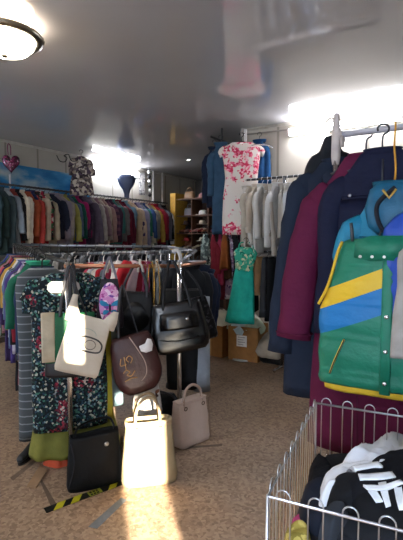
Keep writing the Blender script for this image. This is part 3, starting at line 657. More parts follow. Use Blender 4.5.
# dresses on the near end of the side rail, facing the visitor
m, nt, b = newmat('dark_flower_print', .8, .2); v = coords(nt)
vo = nd(nt, 'ShaderNodeTexVoronoi'); vo.inputs['Scale'].default_value = 85; nt.links.new(v, vo.inputs['Vector'])
sp = nd(nt, 'ShaderNodeSeparateColor'); nt.links.new(vo.outputs['Color'], sp.inputs['Color'])
cc = ramp(nt, sp.outputs['Red'], [(0, '#12181f'), (.36, '#18302f'), (.52, '#3c6a5c'), (.60, '#a6a594'), (.67, '#233b4c'), (.80, '#6b8488'), (.86, '#101318')], 'CONSTANT')
c3 = ramp(nt, sp.outputs['Green'], [(0, '#963040'), (.3, '#bfb2a6'), (.42, '#6b1a2d'), (.7, '#1c262b')], 'CONSTANT')
n2 = nd(nt, 'ShaderNodeTexNoise'); n2.inputs['Scale'].default_value = 9; n2.inputs['Detail'].default_value = 3; nt.links.new(v, n2.inputs['Vector'])
mk = ramp(nt, n2.outputs['Fac'], [(.6, (0, 0, 0)), (.64, (1, 1, 1))])
mix = nd(nt, 'ShaderNodeMixRGB'); nt.links.new(mk, mix.inputs['Fac']); nt.links.new(cc, mix.inputs['Color1']); nt.links.new(c3, mix.inputs['Color2'])
nt.links.new(mix.outputs['Color'], b.inputs['Base Color']); DARKFL = m
loc = W(68, 273, 2.62); rz = face(loc) + .06
g = thing('floral_dress', 'dark flower print dress at the near end of the bag rack', 'dress', loc, rz)
mesh('dress_body', body([(0, .10, .035, 0), (-.02, .15, .04, 0), (-.06, .2, .05, 0), (-.12, .225, .055, 0), (-.3, .215, .06, 0), (-.5, .22, .065, 0), (-.75, .225, .07, 0), (-.955, .225, .075, 0)], 6, .09, 6, 44, .7), DARKFL, g)
for s in (-1, 1): mesh('sleeve', sleeve(s, .205, .16, .055, .05, 3+s, .012, -.0), DARKFL, g)
mesh('white_lining', body([(-.045, .07, .012, -.05), (-.06, .09, .016, -.055), (-.09, .095, .014, -.06), (-.115, .07, .01, -.06)], 2, .1, 5, 24), plain('#c9c5be'), g).location = (-.03, 0, 0)
hanger(loc + Vector((0, 0, .02)), rz, .2, DARKWIRE, 'dark hanger of the dark flower print dress', None)
loc2 = W(72, 273, 2.72); loc2.z -= .0
g = thing('olive_dress', 'olive green dress whose flared hem shows below the dark flower print dress', 'dress', loc2, rz)
mesh('dress_body', body([(0, .10, .03, 0), (-.06, .19, .035, 0), (-.12, .205, .04, 0), (-.5, .2, .05, 0), (-.85, .235, .07, 0), (-1.02, .265, .11, -.04), (-1.12, .285, .125, -.055)], 12, .16, 11, 48, .75), plain('#69672a', .7), g)
hanger(loc2, rz, .18, DARKWIRE, 'dark hanger of the olive green dress', None)
loc3 = W(42, 268, 2.80)
g = thing('striped_dress', 'long grey dress with thin pale cross stripes beside the dark flower print dress', 'dress', loc3, face(loc3)+.1)
SG = striped('#4d5154', '#80858a', 40, 'Z', .84)
mesh('dress_body', body([(0, .08, .03, 0), (-.05, .15, .04, 0), (-.12, .165, .05, 0), (-.5, .155, .05, 0), (-.9, .165, .06, 0), (-1.12, .17, .06, 0)], 15, .06, 5, 36), SG, g)
hanger(loc3, face(loc3)+.1, .14, DARKWIRE, 'dark hanger of the grey cross-striped dress', None)
loc4 = W(38, 262, 3.05)
garment('jacket', 'emerald green jacket with white edging behind the grey cross-striped dress', 'jacket', loc4, face(loc4)+.1, plain('#1a5f47', .6), L=.5, sw=.165, hw=.165, t=.03, sl=.34, col=.03, colm=plain('#3aa27c'), r0=.04, r1=.032, sh=.12)
hanger(loc4, face(loc4)+.1, .17, DARKWIRE, 'dark hanger of the emerald green jacket', None)
SIDE = [('navy with green trim', 'jacket', '#24304c', .9), ('deep red', 'dress', '#7a1f2b', .85), ('multicoloured print', 'blouse', 'pr', .7), ('black', 'coat', '#17181c', .95), ('lilac striped', 'shirt', 'st', .7), ('violet', 'dress', '#44356b', .8),
        ('steel blue', 'shirt', '#52627c', .7), ('white cotton', 'shirt', '#bdb9b4', .65), ('yellow ochre', 'tshirt', '#a8863c', .6), ('dark purple', 'dress', '#33244a', .9), ('crimson and black', 'tshirt', 'cr', .6), ('dusky pink', 'blouse', '#94666c', .7),
        ('moss green', 'jacket', '#3d4a34', .75), ('royal blue', 'shirt', '#2b3f7d', .7)]
n_ = len(SIDE)
for i, (dsc, kind, c, L) in enumerate(SIDE):
    s = .06 + .88 * i / (n_ - 1); P = W(57, 259.5, 2.62).lerp(C, s * .8 + .2)
    P.z -= .085; 
    mt = {'pr': floral('#3b3f55', ['#a34b52', '#c7b47a', '#4f7f78', '#d4cfc6'], 30, .45), 'st': striped('#7d7590', '#b5adba', 40, 'X'), 'cr': floral('#1b1a1d', ['#8c2531', '#b04a50'], 26, .5)}.get(c) or plain(c)
    loc = P + Vector((0, 0, 0)); rz = face(P) + .38 + R.uniform(-.08, .08)
    garment(kind, f'{dsc} {kind} packed on the side rail behind the grey cross-striped dress', kind, loc, rz, mt, L=L, sw=.155, hw=.17, t=.024, sl=L*.5, col=.02, group='clothes packed on the side rail', r0=.034, r1=.028, out=.03, sh=.11)
    hanger(loc, rz, .18, DARKWIRE, 'dark hanger packed on the side rail', 'hangers on the side rail', .004)
DULLW = plain('#55565a', .5, .4)
# packed clothes seen from above on the middle and rear rails
MIDC = ['#8f8f92', '#55585f', '#a7a5a3', '#34363c', '#b3415a', '#9fa6ad', '#c9c4bd', '#a5202c', '#5f6670', '#d0c9c4', '#8e2a45', '#3b3d44', '#b2a79a', '#c02a36', '#2b2d33', '#d4ccc2', '#97305c', '#686d75', '#383a44', '#7c7f86', '#25272d', '#4a4e57', '#1f2126', '#33363f', '#20232b', '#14151a']
MIDN = ['light grey', 'slate', 'silver', 'graphite', 'rose', 'pale steel', 'off-white', 'bright red', 'blue grey', 'white', 'raspberry', 'dark grey', 'oat', 'scarlet', 'black', 'ivory', 'magenta', 'pewter', 'ink grey', 'dove grey', 'onyx', 'gunmetal', 'soot black', 'storm grey', 'blue black', 'coal black']
for i, (c, nme) in enumerate(zip(MIDC, MIDN)):
    P = MIDA.lerp(MIDB, .02 + .96*i/(len(MIDC)-1)); P.z -= .083; rz = YAW + 1.35 + R.uniform(-.18, .18)
    kind = R.choice(('shirt', 'jacket', 'tshirt', 'blouse'))
    garment(kind, f'{nme} {kind} packed on the middle rail behind the hanging bags', kind, P, rz, plain(c), L=R.uniform(.5, .75), sw=.2, hw=.19, t=.016, sl=.45, col=.03, group='clothes packed on the middle rail', n=22, r0=.04, out=.02)
    hanger(P, rz, .19, DULLW if i % 3 else WHITEPL, 'grey wire hanger packed on the middle rail' if i % 3 else 'white plastic hanger packed on the middle rail', 'grey hangers on the middle rail' if i % 3 else 'white hangers on the middle rail', .0045)
REAC = [('ash', '#77797d'), ('silver blue', '#8a929b'), ('flint', '#50535a'), ('chalk', '#a9a7a4'), ('smoke', '#63666c'), ('cobweb grey', '#8f8d8b'), ('carbon', '#2e3035'), ('mist grey', '#9a9da1'), ('tar black', '#1d1e22'), ('shadow blue', '#3c4352'), ('lead grey', '#5a5d63'), ('granite', '#4b4d51'), ('moon grey', '#a2a3a6'), ('pitch black', '#19191c'), ('fog', '#888b90'), ('iron grey', '#414449')]
for i, (nme, c) in enumerate(REAC):
    s = .06 + .9*i/(len(REAC)-1); a, b_, cc_ = C, W(90, 246, 4.1), D
    P = a.lerp(b_, s*2) if s < .5 else b_.lerp(cc_, s*2-1); P.z -= .083; rz = YAW + 1.35 + R.uniform(-.2, .2)
    garment('cardigan', f'{nme} cardigan packed on the rear rail of the bag rack', 'cardigan', P, rz, plain(c), L=.6, sw=.2, hw=.19, t=.02, sl=.45, col=.03, group='cardigans packed on the rear rail', n=22, r0=.04, out=.02)
    hanger(P, rz, .19, DULLW, 'grey wire hanger packed on the rear rail', 'hangers on the rear rail', .0045)
# dark garments slung over the far end of the bag rail
for i, (px, py, d, dsc, kind, c, L, w, dr) in enumerate([(200, 268, 3.45, 'dark navy', 'jacket', '#1d2436', .42, .11, -.35), (190, 266, 3.30, 'black quilted', 'jacket', '#16171b', .46, .14, .2), (206, 272, 3.7, 'navy blue white-piped', 'jacket', '#232c45', .36, .10, -.5)]):
    P = W(px, py, d); rz = face(P) + dr
    garment(kind, f'{dsc} {kind} slumped at the far end of the bag rail', kind, P, rz, plain(c, .7), L=L, sw=w, hw=w*1.15, t=.06, sl=.4, col=.05, group='dark jackets at the end of the bag rail', r0=.05, tilt=.12)
    hanger(P, rz, .11, DARKWIRE, 'dark hanger at the far end of the bag rail', 'hangers at the end of the bag rail')
P = W(183, 290, 3.2); rz = face(P)
g = thing('dark_trousers', 'black trousers with a light grey panel hanging low behind the black patent bags', 'trousers', P, rz)
mesh('black_leg', body([(0, .14, .04, -.02), (-.4, .13, .05, -.02), (-.74, .12, .05, -.02)], 3, .06, 4, 28), plain('#131417', .7), g)
mesh('grey_leg', body([(-.05, .06, .03, -.015), (-.4, .062, .04, -.015), (-.76, .064, .045, -.015)], 7, .06, 4, 24), plain('#8f959d', .7), g).location = (.14, 0, 0)
mesh('clip_bar', tube([(-.13, 0, .005), (.13, 0, .005)], .006, 6), DARKWIRE, g)

# ------------------------------------------------------------------ bags on the rail
BLK = plain('#0e0e10', .55, .3, 0, .1); PATENT = plain('#09090b', .26, .5, 0, .05); GOLD = metal('#b98a3c', .25); DSTRAP = plain('#28262a', .5, .4)
def bag(name, label, px, py, d, w, h, dep, mat, tilt=0, rzo=0, top=.92, e=.55, slump=.06, seed=0, group=None, rb=0):
    """soft bag; px, py = middle of its upper edge"""
    P = W(px, py, d); g = thing(name, label, 'bag', P, face(P) + rzo, group); g.rotation_euler = (0, tilt, face(P) + rzo)
    rings = []; N = 14
    for i in range(N + 1):
        s = i / N; wd = w/2 * (top + (1-top)*min(1, s*1.4)) * (1 if s < .93 else 1 - (s-.93)*.9)
        dd = dep/2 * (.35 + .65*math.sin(min(1, s*1.25)*PI/2)) * (1 if s < .93 else 1-(s-.93)*1.8)
        if s > .6: wd *= 1 - rb*((s-.6)/.4)**2.5
        if s < .25: wd *= 1 - rb*.45*((.25-s)/.25)**2
        ring = []
        for x, y, z in sup(wd, dd, 36, e, -h*s):
            q = nz(x*9+seed, z*9, seed+ (1 if y > 0 else 4)); ring.append((x, y + math.copysign(dep*.12*q*min(1, s*4), y), z + slump*h*nz(x*5+seed, 1.5, s)*(.3+s)))
        rings.append(ring)
    # open mouth: fold the first ring inwards
    rings = [[(p[0]*.93, p[1]*.5, p[2]-.05) for p in rings[0]], [(p[0]*.97, p[1]*.8, p[2]+.001) for p in rings[0]]] + rings
    mesh('bag_body', loft(rings), mat, g); return g, P
def strap(g, pts, r, mat, flat=.35, name='carry_strap', seg=8): return mesh(name, tube(bez(pts, 26), r, seg, flat, side=(1, 0, 0)), mat, g)
# beige and green carrier behind the cream tote
g, P = bag('green_bag', 'dark green bag with a broad beige edge panel behind the cream tote', 69, 313, 2.44, .29, .28, .05, plain('#0f5a35', .5, .3), 0, 0, .98, .35, .02, 1)
mesh('beige_panel', loft([sup(.037, .029, 20, .3, z, -.115) for z in (.004, -.1, -.2, -.271)]), plain('#b9ac94', .6), g)
mesh('seam', tube([(-.05, -.0295, -.13), (.13, -.0295, -.125)], .002, 6), plain('#2e7a50'), g)
strap(g, [(-.05, -.01, -.02), (-.03, 0, .12), (.01, 0, .27), (.05, .02, .12), (.1, -.01, -.02)], .010, DSTRAP)
g, P = bag('black_shoulder_bag', 'black shoulder bag whose base shows below the green bag', 72, 345, 2.49, .3, .19, .06, plain('#1b1517', .45, .4), .03, 0, .95, .5, .05, 2)
strap(g, [(-.06, 0, -.02), (-.02, 0, .2), (.0, 0, .48), (.03, 0, .2), (.12, 0, -.02)], .010, DSTRAP)
# cream tote
g, P = bag('cream_tote', 'cream canvas tote with a printed camera picture', 92, 317, 2.38, .245, .335, .035, plain('#c6b9a6', .8, .15, 0, .05), .29, -.05, .9, .4, .03, 3)
for s, x0 in ((-1, -.128), (1, .128)):
    mesh('tote_handle', loft([[(x0*a + q*.5*ww*s*-1 + .0, y, z) for q, y in ((-1, -.007), (1, -.007), (1, .007), (-1, .007))] for z, a, ww in ((-.05, .72, .09), (.0, .82, .075), (.035, .88, .05), (.07 if s < 0 else .05, .92, .035), (.10 if s < 0 else .06, .93, .03))]), plain('#c6b9a6', .8), g)
def decal(nm, pts, r, c, y): return mesh(nm, tube([(x, y, z) for x, z in pts], r, 6, .35), plain(c, .7), g)
cx_, cz_ = .02, -.15
cam_ = bez([(cx_-.06, 0, cz_+.02), (cx_-.03, 0, cz_+.04), (cx_+.04, 0, cz_+.035), (cx_+.075, 0, cz_+.01), (cx_+.07, 0, cz_-.03), (cx_+.02, 0, cz_-.04), (cx_-.05, 0, cz_-.03), (cx_-.06, 0, cz_+.02)], 40)
decal('printed_camera', [(p.x, p.z) for p in cam_], .0045, '#4a4644', -.0215)
decal('printed_lens', [(cx_+.012+.03*math.cos(a), cz_+.0+.026*math.sin(a)) for a in [2*PI*k/20 for k in range(21)]], .0045, '#5f5450', -.0225)
decal('printed_arc', [(cx_-.02+.05*math.cos(a), cz_+.055+.03*math.sin(a)) for a in [PI*k/14 for k in range(15)]], .003, '#8fa79a', -.0215)
m2 = striped('#38425c', '#b9b4ac', 110, 'X')
mesh('checked_print', loft([[(x + q*.022, -.0225 + (0 if q < 2 else .004), z) for q in (-1, 1)] + [(x + .022, -.018, z), (x - .022, -.018, z)] for x, z in ((-.075, -.15), (-.07, -.185), (-.045, -.215), (-.01, -.235))]), m2, g)
# butterfly pouch
g, P = bag('butterfly_pouch', 'pink flower and blue butterfly pouch with a black border', 109.5, 279, 2.58, .16, .30, .05, plain('#1a1620', .5, .3), 0, 0, .62, .85, .0, 4)
PINK = floral('#cf78b0', ['#e6b4d2', '#a8468c', '#f0d4e4', '#7a4a9a', '#d48cc0'], 44, .4)
pk = mesh('pink_panel', loft([[(.064*sc*math.cos(a), y, -.15 + .132*sc*math.sin(a)) for a in [2*PI*k/28 for k in range(28)]] for y, sc in ((-.018, 1.0), (-.029, .98), (-.033, .8), (-.035, .3))]), PINK, g)
for s in (-1, 1):
    for zc, sx_, sz_, up_ in ((-.155, .056, .026, .35), (-.188, .038, .022, -.3)):
        mesh('butterfly_wing', loft([[(s*(.004 + sx_*.5*q*(1+math.cos(a_))), y, zc + sz_*q*math.sin(a_)*(.55+.45*math.cos(a_)*.8) + up_*sx_*.5*(1+math.cos(a_))) for a_ in [2*PI*k/20 for k in range(20)]] for y, q in ((-.034, 1), (-.040, .94), (-.041, .4))]), plain('#2f86b0', .4), pk)
mesh('butterfly_body', ball((0, -.042, -.170), .006, 8, 4.2), plain('#161a2a'), pk)
strap(g, [(-.045, 0, -.02), (-.03, 0, .05), (-.004, 0, .125), (.004, 0, .125), (.03, 0, .05), (.045, 0, -.02)], .007, plain('#6d6a74', .5))
# knots tying bags to the rail
for i, (px, py, d) in enumerate([(110, 263.5, 2.655), (140, 263.5, 2.80), (157, 263.5, 2.86)]):
    P = W(px, py, d); g = thing('cloth_knot', 'white cloth strip knotted round the bag rail', 'knot', P, face(P), 'white knots on the bag rail')
    mesh('knot', tube([(0, .019*math.cos(a)+.008, .022*math.sin(a)) for a in [2*PI*k/14 for k in range(14)]], .009, 8, closed=True), plain('#b9b2a8'), g)
    for s in (-1, 1): mesh('knot_tail', tube(bez([(0, -.014, 0), (s*.012, -.022, -.02), (s*.016+.004*i, -.02, -.055)], 8), [.008]*8+[.006], 8), plain('#b9b2a8'), g)
P = W(177, 256, 3.0); g = thing('cloth_knot', 'large white twisted cloth end tied over the top of the bag rail post', 'knot', P, face(P))
mesh('knot_tail', tube(bez([(-.03, 0, .03), (0, -.01, .04), (.02, -.01, .01), (.03, -.01, -.06)], 14), .014, 8, .7), plain('#b4aca4'), g)
# gold and red straps hanging behind
def loose_strap(px, py0, py1, d, c, label, dx=.02, r=.007, mt=None, name='bag_strap'):
    P = W(px, py0, d); q = W(px, py1, d); ln = P.z - q.z
    o = mesh(name, tube(bez([(-dx*.4, 0, 0), (-dx, 0, -ln*.5), (-dx*.6, 0, -ln), (dx*.6, 0, -ln), (dx, 0, -ln*.5), (dx*.4, 0, 0), (0, .01, .012)], 36), r, 8, .5), mt or plain(c, .4, .5))
    o.location = P; o.rotation_euler = (0, 0, face(P)); tag(o, label, 'strap')
loose_strap(151, 264, 306, 2.78, '', 'gold chain strap looped over the rail beside the black bags', .022, .0065, GOLD)
loose_strap(156.5, 264, 308, 2.80, '', 'second gold strap looped closest to the black patent bag', .02, .006, GOLD)
loose_strap(146, 264, 296, 2.8, '#8c2350', 'raspberry pink strap looped beside the gold chain strap', .02, .007)
for i, (px, d, dsc, c, L, w, rz_) in enumerate([(127, 2.95, 'bright red', '#b01c28', .24, .05, .5), (119, 3.0, 'cream white', '#cfc8c0', .22, .04, .9), (135, 2.98, 'pale pink', '#c4a9ac', .2, .035, .6), (142, 3.02, 'dark cherry', '#7c1626', .26, .04, .4)]):
    P = W(px, 264, d); g = thing('scarf', f'{dsc} scarf draped over a hanger behind the bag rail', 'scarf', P, face(P) + rz_, 'scarves behind the bag rail')
    mesh('scarf_cloth', body([(0.02, w*.6, .02, 0), (-.04, w, .03, 0), (-L*.6, w*1.15, .03, 0), (-L, w*1.2, .035, 0)], i*7, .3, 5, 24), plain(c, .6), g)
    g.rotation_euler = (0, .3, face(P)+rz_)
# black patent bag and its neighbours
g, P = bag('patent_bag', 'large black patent bag hanging at the end of the rail', 176, 302, 2.72, .39, .31, .13, PATENT, -.10, .1, .80, .6, .06, 6, rb=.1)
for x in (-.09, .09): strap(g, [(x, -.03, -.05), (x*.8, -.02, .08), (x*.25, .03, .235), (x*.1, .06, .25)], .009, BLK, .4)
ff = mesh('front_flap', loft([[(x*q, -.062 - .012*(1-abs(x)/.13), z) for x in (-.125, -.06, 0, .06, .125)] + [(x*q, -.05, z) for x in (.125, 0, -.125)] for z, q in ((-.06, .9), (-.1, .97), (-.15, 1.0), (-.165, .96))]), PATENT, g)
mesh('clasp', ball((.05, -.082, -.10), .013, 10, .7), CHROME, ff); mesh('seam', tube(bez([(-.13, -.066, -.22), (-.03, -.074, -.235), (.12, -.066, -.225)], 10), .003, 6), BLK, g)
g, P = bag('black_leather_bag', 'black soft leather bag with long straps beside the butterfly pouch', 136, 292, 2.78, .27, .29, .10, BLK, .05, 0, .8, .6, .08, 8, rb=.2)
for x in (-.08, .07): strap(g, [(x, -.03, -.03), (x*.9, -.03, .06), (x*.3, .01, .165), (x*.1, .03, .18)], .009, DSTRAP, .4)
mesh('front_pocket', loft([[(x, -.052 - .012*q, z*q) for x, z in [(.09*math.cos(a)*q, -.17+.075*math.sin(a)) for a in [2*PI*k/20 for k in range(20)]]] for q in (1.0, .97, .6)]), BLK, g)
g, P = bag('sequinned_black_bag', 'black spangled bag hanging behind the large patent bag', 192, 298, 3.02, .26, .3, .10, floral('#0d0d0f', ['#2a2a2e', '#4a4a50', '#16161a'], 70, .55, .3), -.2, .2, .75, .6, .06, 9)
for x in (-.07, .07): strap(g, [(x, -.03, -.03), (x*.8, 0, .09), (x*.2, .05, .19)], .008, BLK, .4)
# brown bag
BR = plain('#3a1a17', .45, .4, 0, .1)
g, P = bag('brown_bag', 'dark brown bag with gold embroidery and pale piping', 130, 335, 2.56, .30, .34, .12, BR, -.2, .1, .86, .7, .07, 10, rb=.34)
mesh('piping', tube(bez([(-.01, -.045, .0), (.022, -.062, -.08), (.05, -.066, -.17), (.035, -.062, -.25), (-.05, -.056, -.3)], 30), .0035, 6), plain('#b79c90', .5), g)
EMB = plain('#bb8a4e', .4, .5)
def emb(pts): mesh('gold_embroidery', tube(bez([(x, -.0665, z) for x, z in pts], 20), .0032, 6), EMB, g)
emb([(-.085, -.11), (-.095, -.15), (-.06, -.15)]); emb([(-.065, -.105), (-.068, -.18)])
emb([(-.045, -.14), (-.055, -.12), (-.035, -.105), (-.02, -.125), (-.035, -.15)]); emb([(-.09, -.2), (-.07, -.185), (-.05, -.2), (-.07, -.215), (-.045, -.225), (-.02, -.2)]); emb([(-.09, -.25), (-.05, -.24), (-.015, -.245)])
strap(g, [(-.07, -.0, -.02), (-.05, 0, .1), (0.02, .02, .3), (.04, .02, .1), (.05, 0, -.02)], .010, DSTRAP)
P = W(146, 346, 2.46); o = mesh('hang_tag', loft([[(x*q, y, z*q) for x, z in ((-.03, -.03), (.0, -.04), (.035, -.028), (.04, .01), (.03, .04), (.008, .045), (-.005, .015), (-.04, .0))] for y, q in ((-.004, .96), (.0, 1), (.004, .96))]), plain('#d7d3cf', .5)); o.location = P; o.rotation_euler = (0, 0, face(P)); tag(o, 'white cut-out tag dangling against the brown bag', 'tag')
# pale clothes drooping under the bags
P = W(147, 384, 2.80); sheet('spotted_cloth', P, .10, .08, .09, floral('#c8c2ba', ['#4a3430', '#d8d2ca', '#8c5a40'], 26, .55), 'white cloth with brown spots bunched under the brown bag', 'cloth', 31, 0, .04, edge=.16)
P = W(106, 330, 2.90); g = thing('light_blue_shirt', 'pale blue shirt hanging low between the olive dress and the brown bag', 'tshirt', P, face(P))
mesh('hanging_cloth', body([(0.1, .05, .02, 0), (0, .09, .03, 0), (-.3, .1, .04, 0), (-.52, .11, .05, 0)], 5, .2, 6, 26), plain('#7b919b'), g)
P = W(103, 330, 2.72); g = thing('yellow_shirt', 'lime yellow shirt hanging in a narrow strip beside the cream tote', 'tshirt', P, face(P))
mesh('hanging_cloth', body([(0.1, .03, .02, 0), (0, .05, .03, 0), (-.3, .052, .04, 0), (-.58, .055, .05, 0)], 8, .2, 5, 26), plain('#a59a34'), g)
# ------------------------------------------------------------------ the near coat rack
RY, RZ = 2.117, 1.90
def rodpt(px):
    r = ray(px, 240); return CAM + r * (RY / r.y)
x0 = rodpt(334).x
t = thing('coat_rack', 'chrome coat rack with a pale plastic post end, holding long coats', 'coat rack', (x0, RY, 0))
ROD = plain('#a9aab8', .35, .5, .3, .05)
mesh('rod', tube([(-.0, 0, RZ), (1.5, 0, RZ)], .0145, 12), ROD, t)
PALE = plain('#a59a95', .5, .4)
for x in (0, 1.48): mesh('upright', tube([(x, .0, 0), (x, 0, 1.78)], .016, 10), CHROME, t)
mesh('post_end', loft([sup(.016, .014, 16, .7, 1.76), sup(.021, .017, 16, .7, 1.8), sup(.02, .017, 16, .7, 1.92), sup(.016, .014, 16, .7, 1.97), sup(.012, .012, 16, .8, 2.0), sup(.004, .004, 16, 1, 2.005)]), PALE, t)
mesh('clamp', tube([(-.01, 0, RZ), (.03, 0, RZ)], .018, 12), PALE, t)
mesh('clamp_screw', tube([(.035, -.02, RZ-.06), (.03, -.01, RZ-.01)], [.009, .010], 10), PALE, t)
for x in (0, 1.48): mesh('foot', tube([(x, -.2, .018), (x, .25, .018)], .016, 8), CHROME, t)
HK = plain('#17171b', .4, .5)
def hang(px, d, z, rzo, sw, label, r=.0045):
    p = W(px, 240, d); p.z = z; rz = face(p) + rzo
    return p, rz
def coat(name, label, px, rzo, mat, L, sw, hw, t_, sl, out, r0, r1, sh, seed, d=None, z=RZ-.10, col=.02, colm=None, amp=.08, fwd=-.03, cat='coat', k=5, waist=None, slm=None, hlabel=None):
    p = rodpt(px); 
    if d: p = W(px, 240, d)
    p.z = z; rz = face(p) + rzo
    g = garment(name, label, cat, p, rz, mat, L=L, sw=sw, hw=hw, t=t_, sl=sl, slm=slm, col=col, colm=colm, seed=seed, amp=amp, k=k, waist=waist, r0=r0, r1=r1, out=out, fwd=fwd, sh=sh, n=44, drop=.015, ht=t_*1.25)
    if hlabel: hanger(p, rz, sw*.9, HK, hlabel, None, .0048, up=.115)
    return g
NAVY = plain('#1b2230', .8, .1, 0, .08); MAROON = plain('#4f1430', .75, .12, 0, .08); DNAVY = plain('#12152a', .7, .12, 0, .08)
# small black jacket round the post
p = W(331, 137, 2.30); rz = face(p)
g = garment('jacket', 'small black jacket hanging behind the pale post end', 'jacket', p, rz, plain('#14161c', .7), L=.45, sw=.075, hw=.085, t=.04, sl=.3, col=0, seed=3, sh=.12, r0=.05)
hanger(p, rz, .08, HK, 'dark hanger of the small black jacket behind the post end', None)
g = coat('long_coat', 'long navy blue coat hanging furthest along the chrome coat rack', 337, -.05, NAVY, 1.2, .17, .255, .07, .84, .10, .068, .066, .115, 11, d=2.16, hlabel='dark hanger of the long navy coat', waist=.245)
for i in range(3): mesh('button', ball((.03, -.088-.006*i, -.3-.16*i), .011, 10, 1, 1, .4), HK, g)
mesh('lapel', loft([[(x, y, z) for x, y, z in ((-.02, -.062, -.03), (-.075, -.055, -.09), (-.03, -.08, -.3), (.005, -.082, -.3))], [(x, y-.012, z) for x, y, z in ((-.02, -.062, -.03), (-.07, -.055, -.09), (-.03, -.08, -.3), (.005, -.082, -.3))]]), NAVY, g)
g = coat('maroon_coat', 'long maroon coat between the navy coat and the dark blue padded jacket', 364, -.10, MAROON, 1.42, .215, .25, .055, .72, .10, .072, .088, .185, 21, d=2.03, hlabel='dark hanger of the long maroon coat', waist=.21)
mesh('cuff_seam', tube([(-.313+.09*math.cos(a), -.048+.057*math.sin(a), -.862) for a in [2*PI*k/20 for k in range(20)]], .004, 6, closed=True), plain('#4a1029'), g)
mesh('pocket_flap', loft([[(x, y, z) for x, z in ((-.155, -.62), (-.06, -.60), (-.06, -.645), (-.155, -.66))] for y in (-.078, -.066)]), MAROON, g)
mesh('front_seam', tube(bez([(.0, -.07, -.2), (-.01, -.082, -.7), (.0, -.084, -1.4)], 16), .004, 6), plain('#45102a'), g)
g = coat('padded_jacket', 'dark midnight blue padded jacket above the teal jacket', 380, -.12, DNAVY, .95, .20, .215, .055, .66, .03, .062, .05, .16, 31, d=1.95, cat='jacket', col=.025, hlabel='dark hanger of the midnight blue padded jacket', amp=.06)
mesh('snap', ball((-.125, -.062, -.20), .008, 10, 1, 1, .4), GREYMETAL, g)
mesh('zip', tube(bez([(.01, -.065, -.05), (.01, -.075, -.5), (.01, -.078, -.93)], 10), .004, 6), HK, g)
# teal jacket on a yellow cord
TEAL = plain('#137090', .5, .3, 0, .08)
g = coat('teal_jacket', 'teal blue jacket hanging from a yellow cord behind the striped green vest', 391, -.10, TEAL, .5, .165, .17, .05, .33, .02, .062, .05, .16, 41, d=1.865, z=1.615, cat='jacket', col=.055, colm=plain('#0f4c63', .6), hlabel=None, amp=.09)
hd = mesh('hood', body([(.03, .05, .03, -.03), (.0, .085, .05, -.035), (-.08, .105, .06, -.04), (-.16, .085, .055, -.045), (-.2, .04, .035, -.04)], 6, .12, 5, 30), plain('#12506c', .5, .3), g)
mesh('hood_trim', tube(bez([(.02, -.10, -.0), (-.045, -.11, -.07), (-.03, -.112, -.16), (.03, -.115, -.215)], 24), .009, 8), plain('#1a1b22', .8), hd)
mesh('v_tab', tube([(-.025, -.115, -.01), (-.0, -.12, -.045), (.025, -.115, -.01)], .0055, 8), plain('#b08d45', .5), g)
p = W(392, 240, 1.865)
o = mesh('yellow_lanyard', tube(bez([(0, 0, 1.62), (.006, -.004, 1.70), (-.002, 0, 1.80), (.0, .03, 1.88), (.0, .06, 1.915), (0, .085, 1.885)], 20), .004, 8), plain('#b8862f', .6)); o.location = (p.x, p.y, 0); o.rotation_euler = (0, 0, face(p)); tag(o, 'yellow cord looped over the chrome rod holding the teal jacket', 'lanyard')
# the striped vest
m, nt, b = newmat('vest_stripes', .5, .3); v = coords(nt)
s_ = nd(nt, 'ShaderNodeSeparateXYZ'); nt.links.new(v, s_.inputs['Vector'])
mu = nd(nt, 'ShaderNodeMath', operation='MULTIPLY'); nt.links.new(s_.outputs['X'], mu.inputs[0]); mu.inputs[1].default_value = -.43
ad = nd(nt, 'ShaderNodeMath', operation='ADD'); nt.links.new(s_.outputs['Z'], ad.inputs[0]); nt.links.new(mu.outputs[0], ad.inputs[1])
mr = nd(nt, 'ShaderNodeMapRange'); mr.inputs['From Min'].default_value = -.8; mr.inputs['From Max'].default_value = .2; nt.links.new(ad.outputs[0], mr.inputs['Value'])
def q_(zw): return (zw - VZ + .8)
VZ = 1.405
nt.links.new(ramp(nt, mr.outputs['Result'], [(0, '#12674f'), (q_(1.105), '#12649c'), (q_(1.212), '#c8a21f'), (q_(1.292), '#14694f')], 'CONSTANT'), b.inputs['Base Color'])
n2 = nd(nt, 'ShaderNodeTexNoise'); n2.inputs['Scale'].default_value = 26; n2.inputs['Detail'].default_value = 3
nt.links.new(v, n2.inputs['Vector']); bump(nt, b, n2.outputs['Fac'], .5, .012)
VEST = m
def quilt(prof, pitch, puff, seed=0, n=44, e=.7, z_off=0):
    z0, z1 = prof[0][0], prof[-1][0]; N = int((z0 - z1) / .0085); rings = []
    for i in range(N + 1):
        z = z0 + (z1 - z0) * i / N
        for a, c in zip(prof, prof[1:]):
            if a[0] >= z >= c[0] - 1e-9: s = (a[0]-z)/max(a[0]-c[0], 1e-6); w, t_, cy = [a[q]+(c[q]-a[q])*s for q in (1, 2, 3)]; break
        bl = abs(math.sin(PI*(z - z_off)/pitch)) ** .55; fade = min(1, (z0-z)*8)
        ring = []
        for x, y, _ in sup(w, t_, n, e):
            g_ = puff*(bl-.5)*fade + .006*nz(x*16+seed, y*5, z*20)*fade
            ring.append((x*(1 + g_*.35/w), cy + y + math.copysign(g_, y) , z + .006*nz(x*7, seed, z*3)))
        rings.append(ring)
    last = rings[-1]; rings += [[(p[0]*.95, p[1]*.7, p[2]+.012) for p in last], [(p[0]*.92, p[1]*.65, p[2]+.06) for p in last]]
    return loft(rings)
p = W(389, 240, 1.775); p.z = VZ; rz = face(p) - .06
g = thing('striped_vest', 'green quilted vest with diagonal yellow and blue bands, hung in front of the teal jacket', 'vest', p, rz)
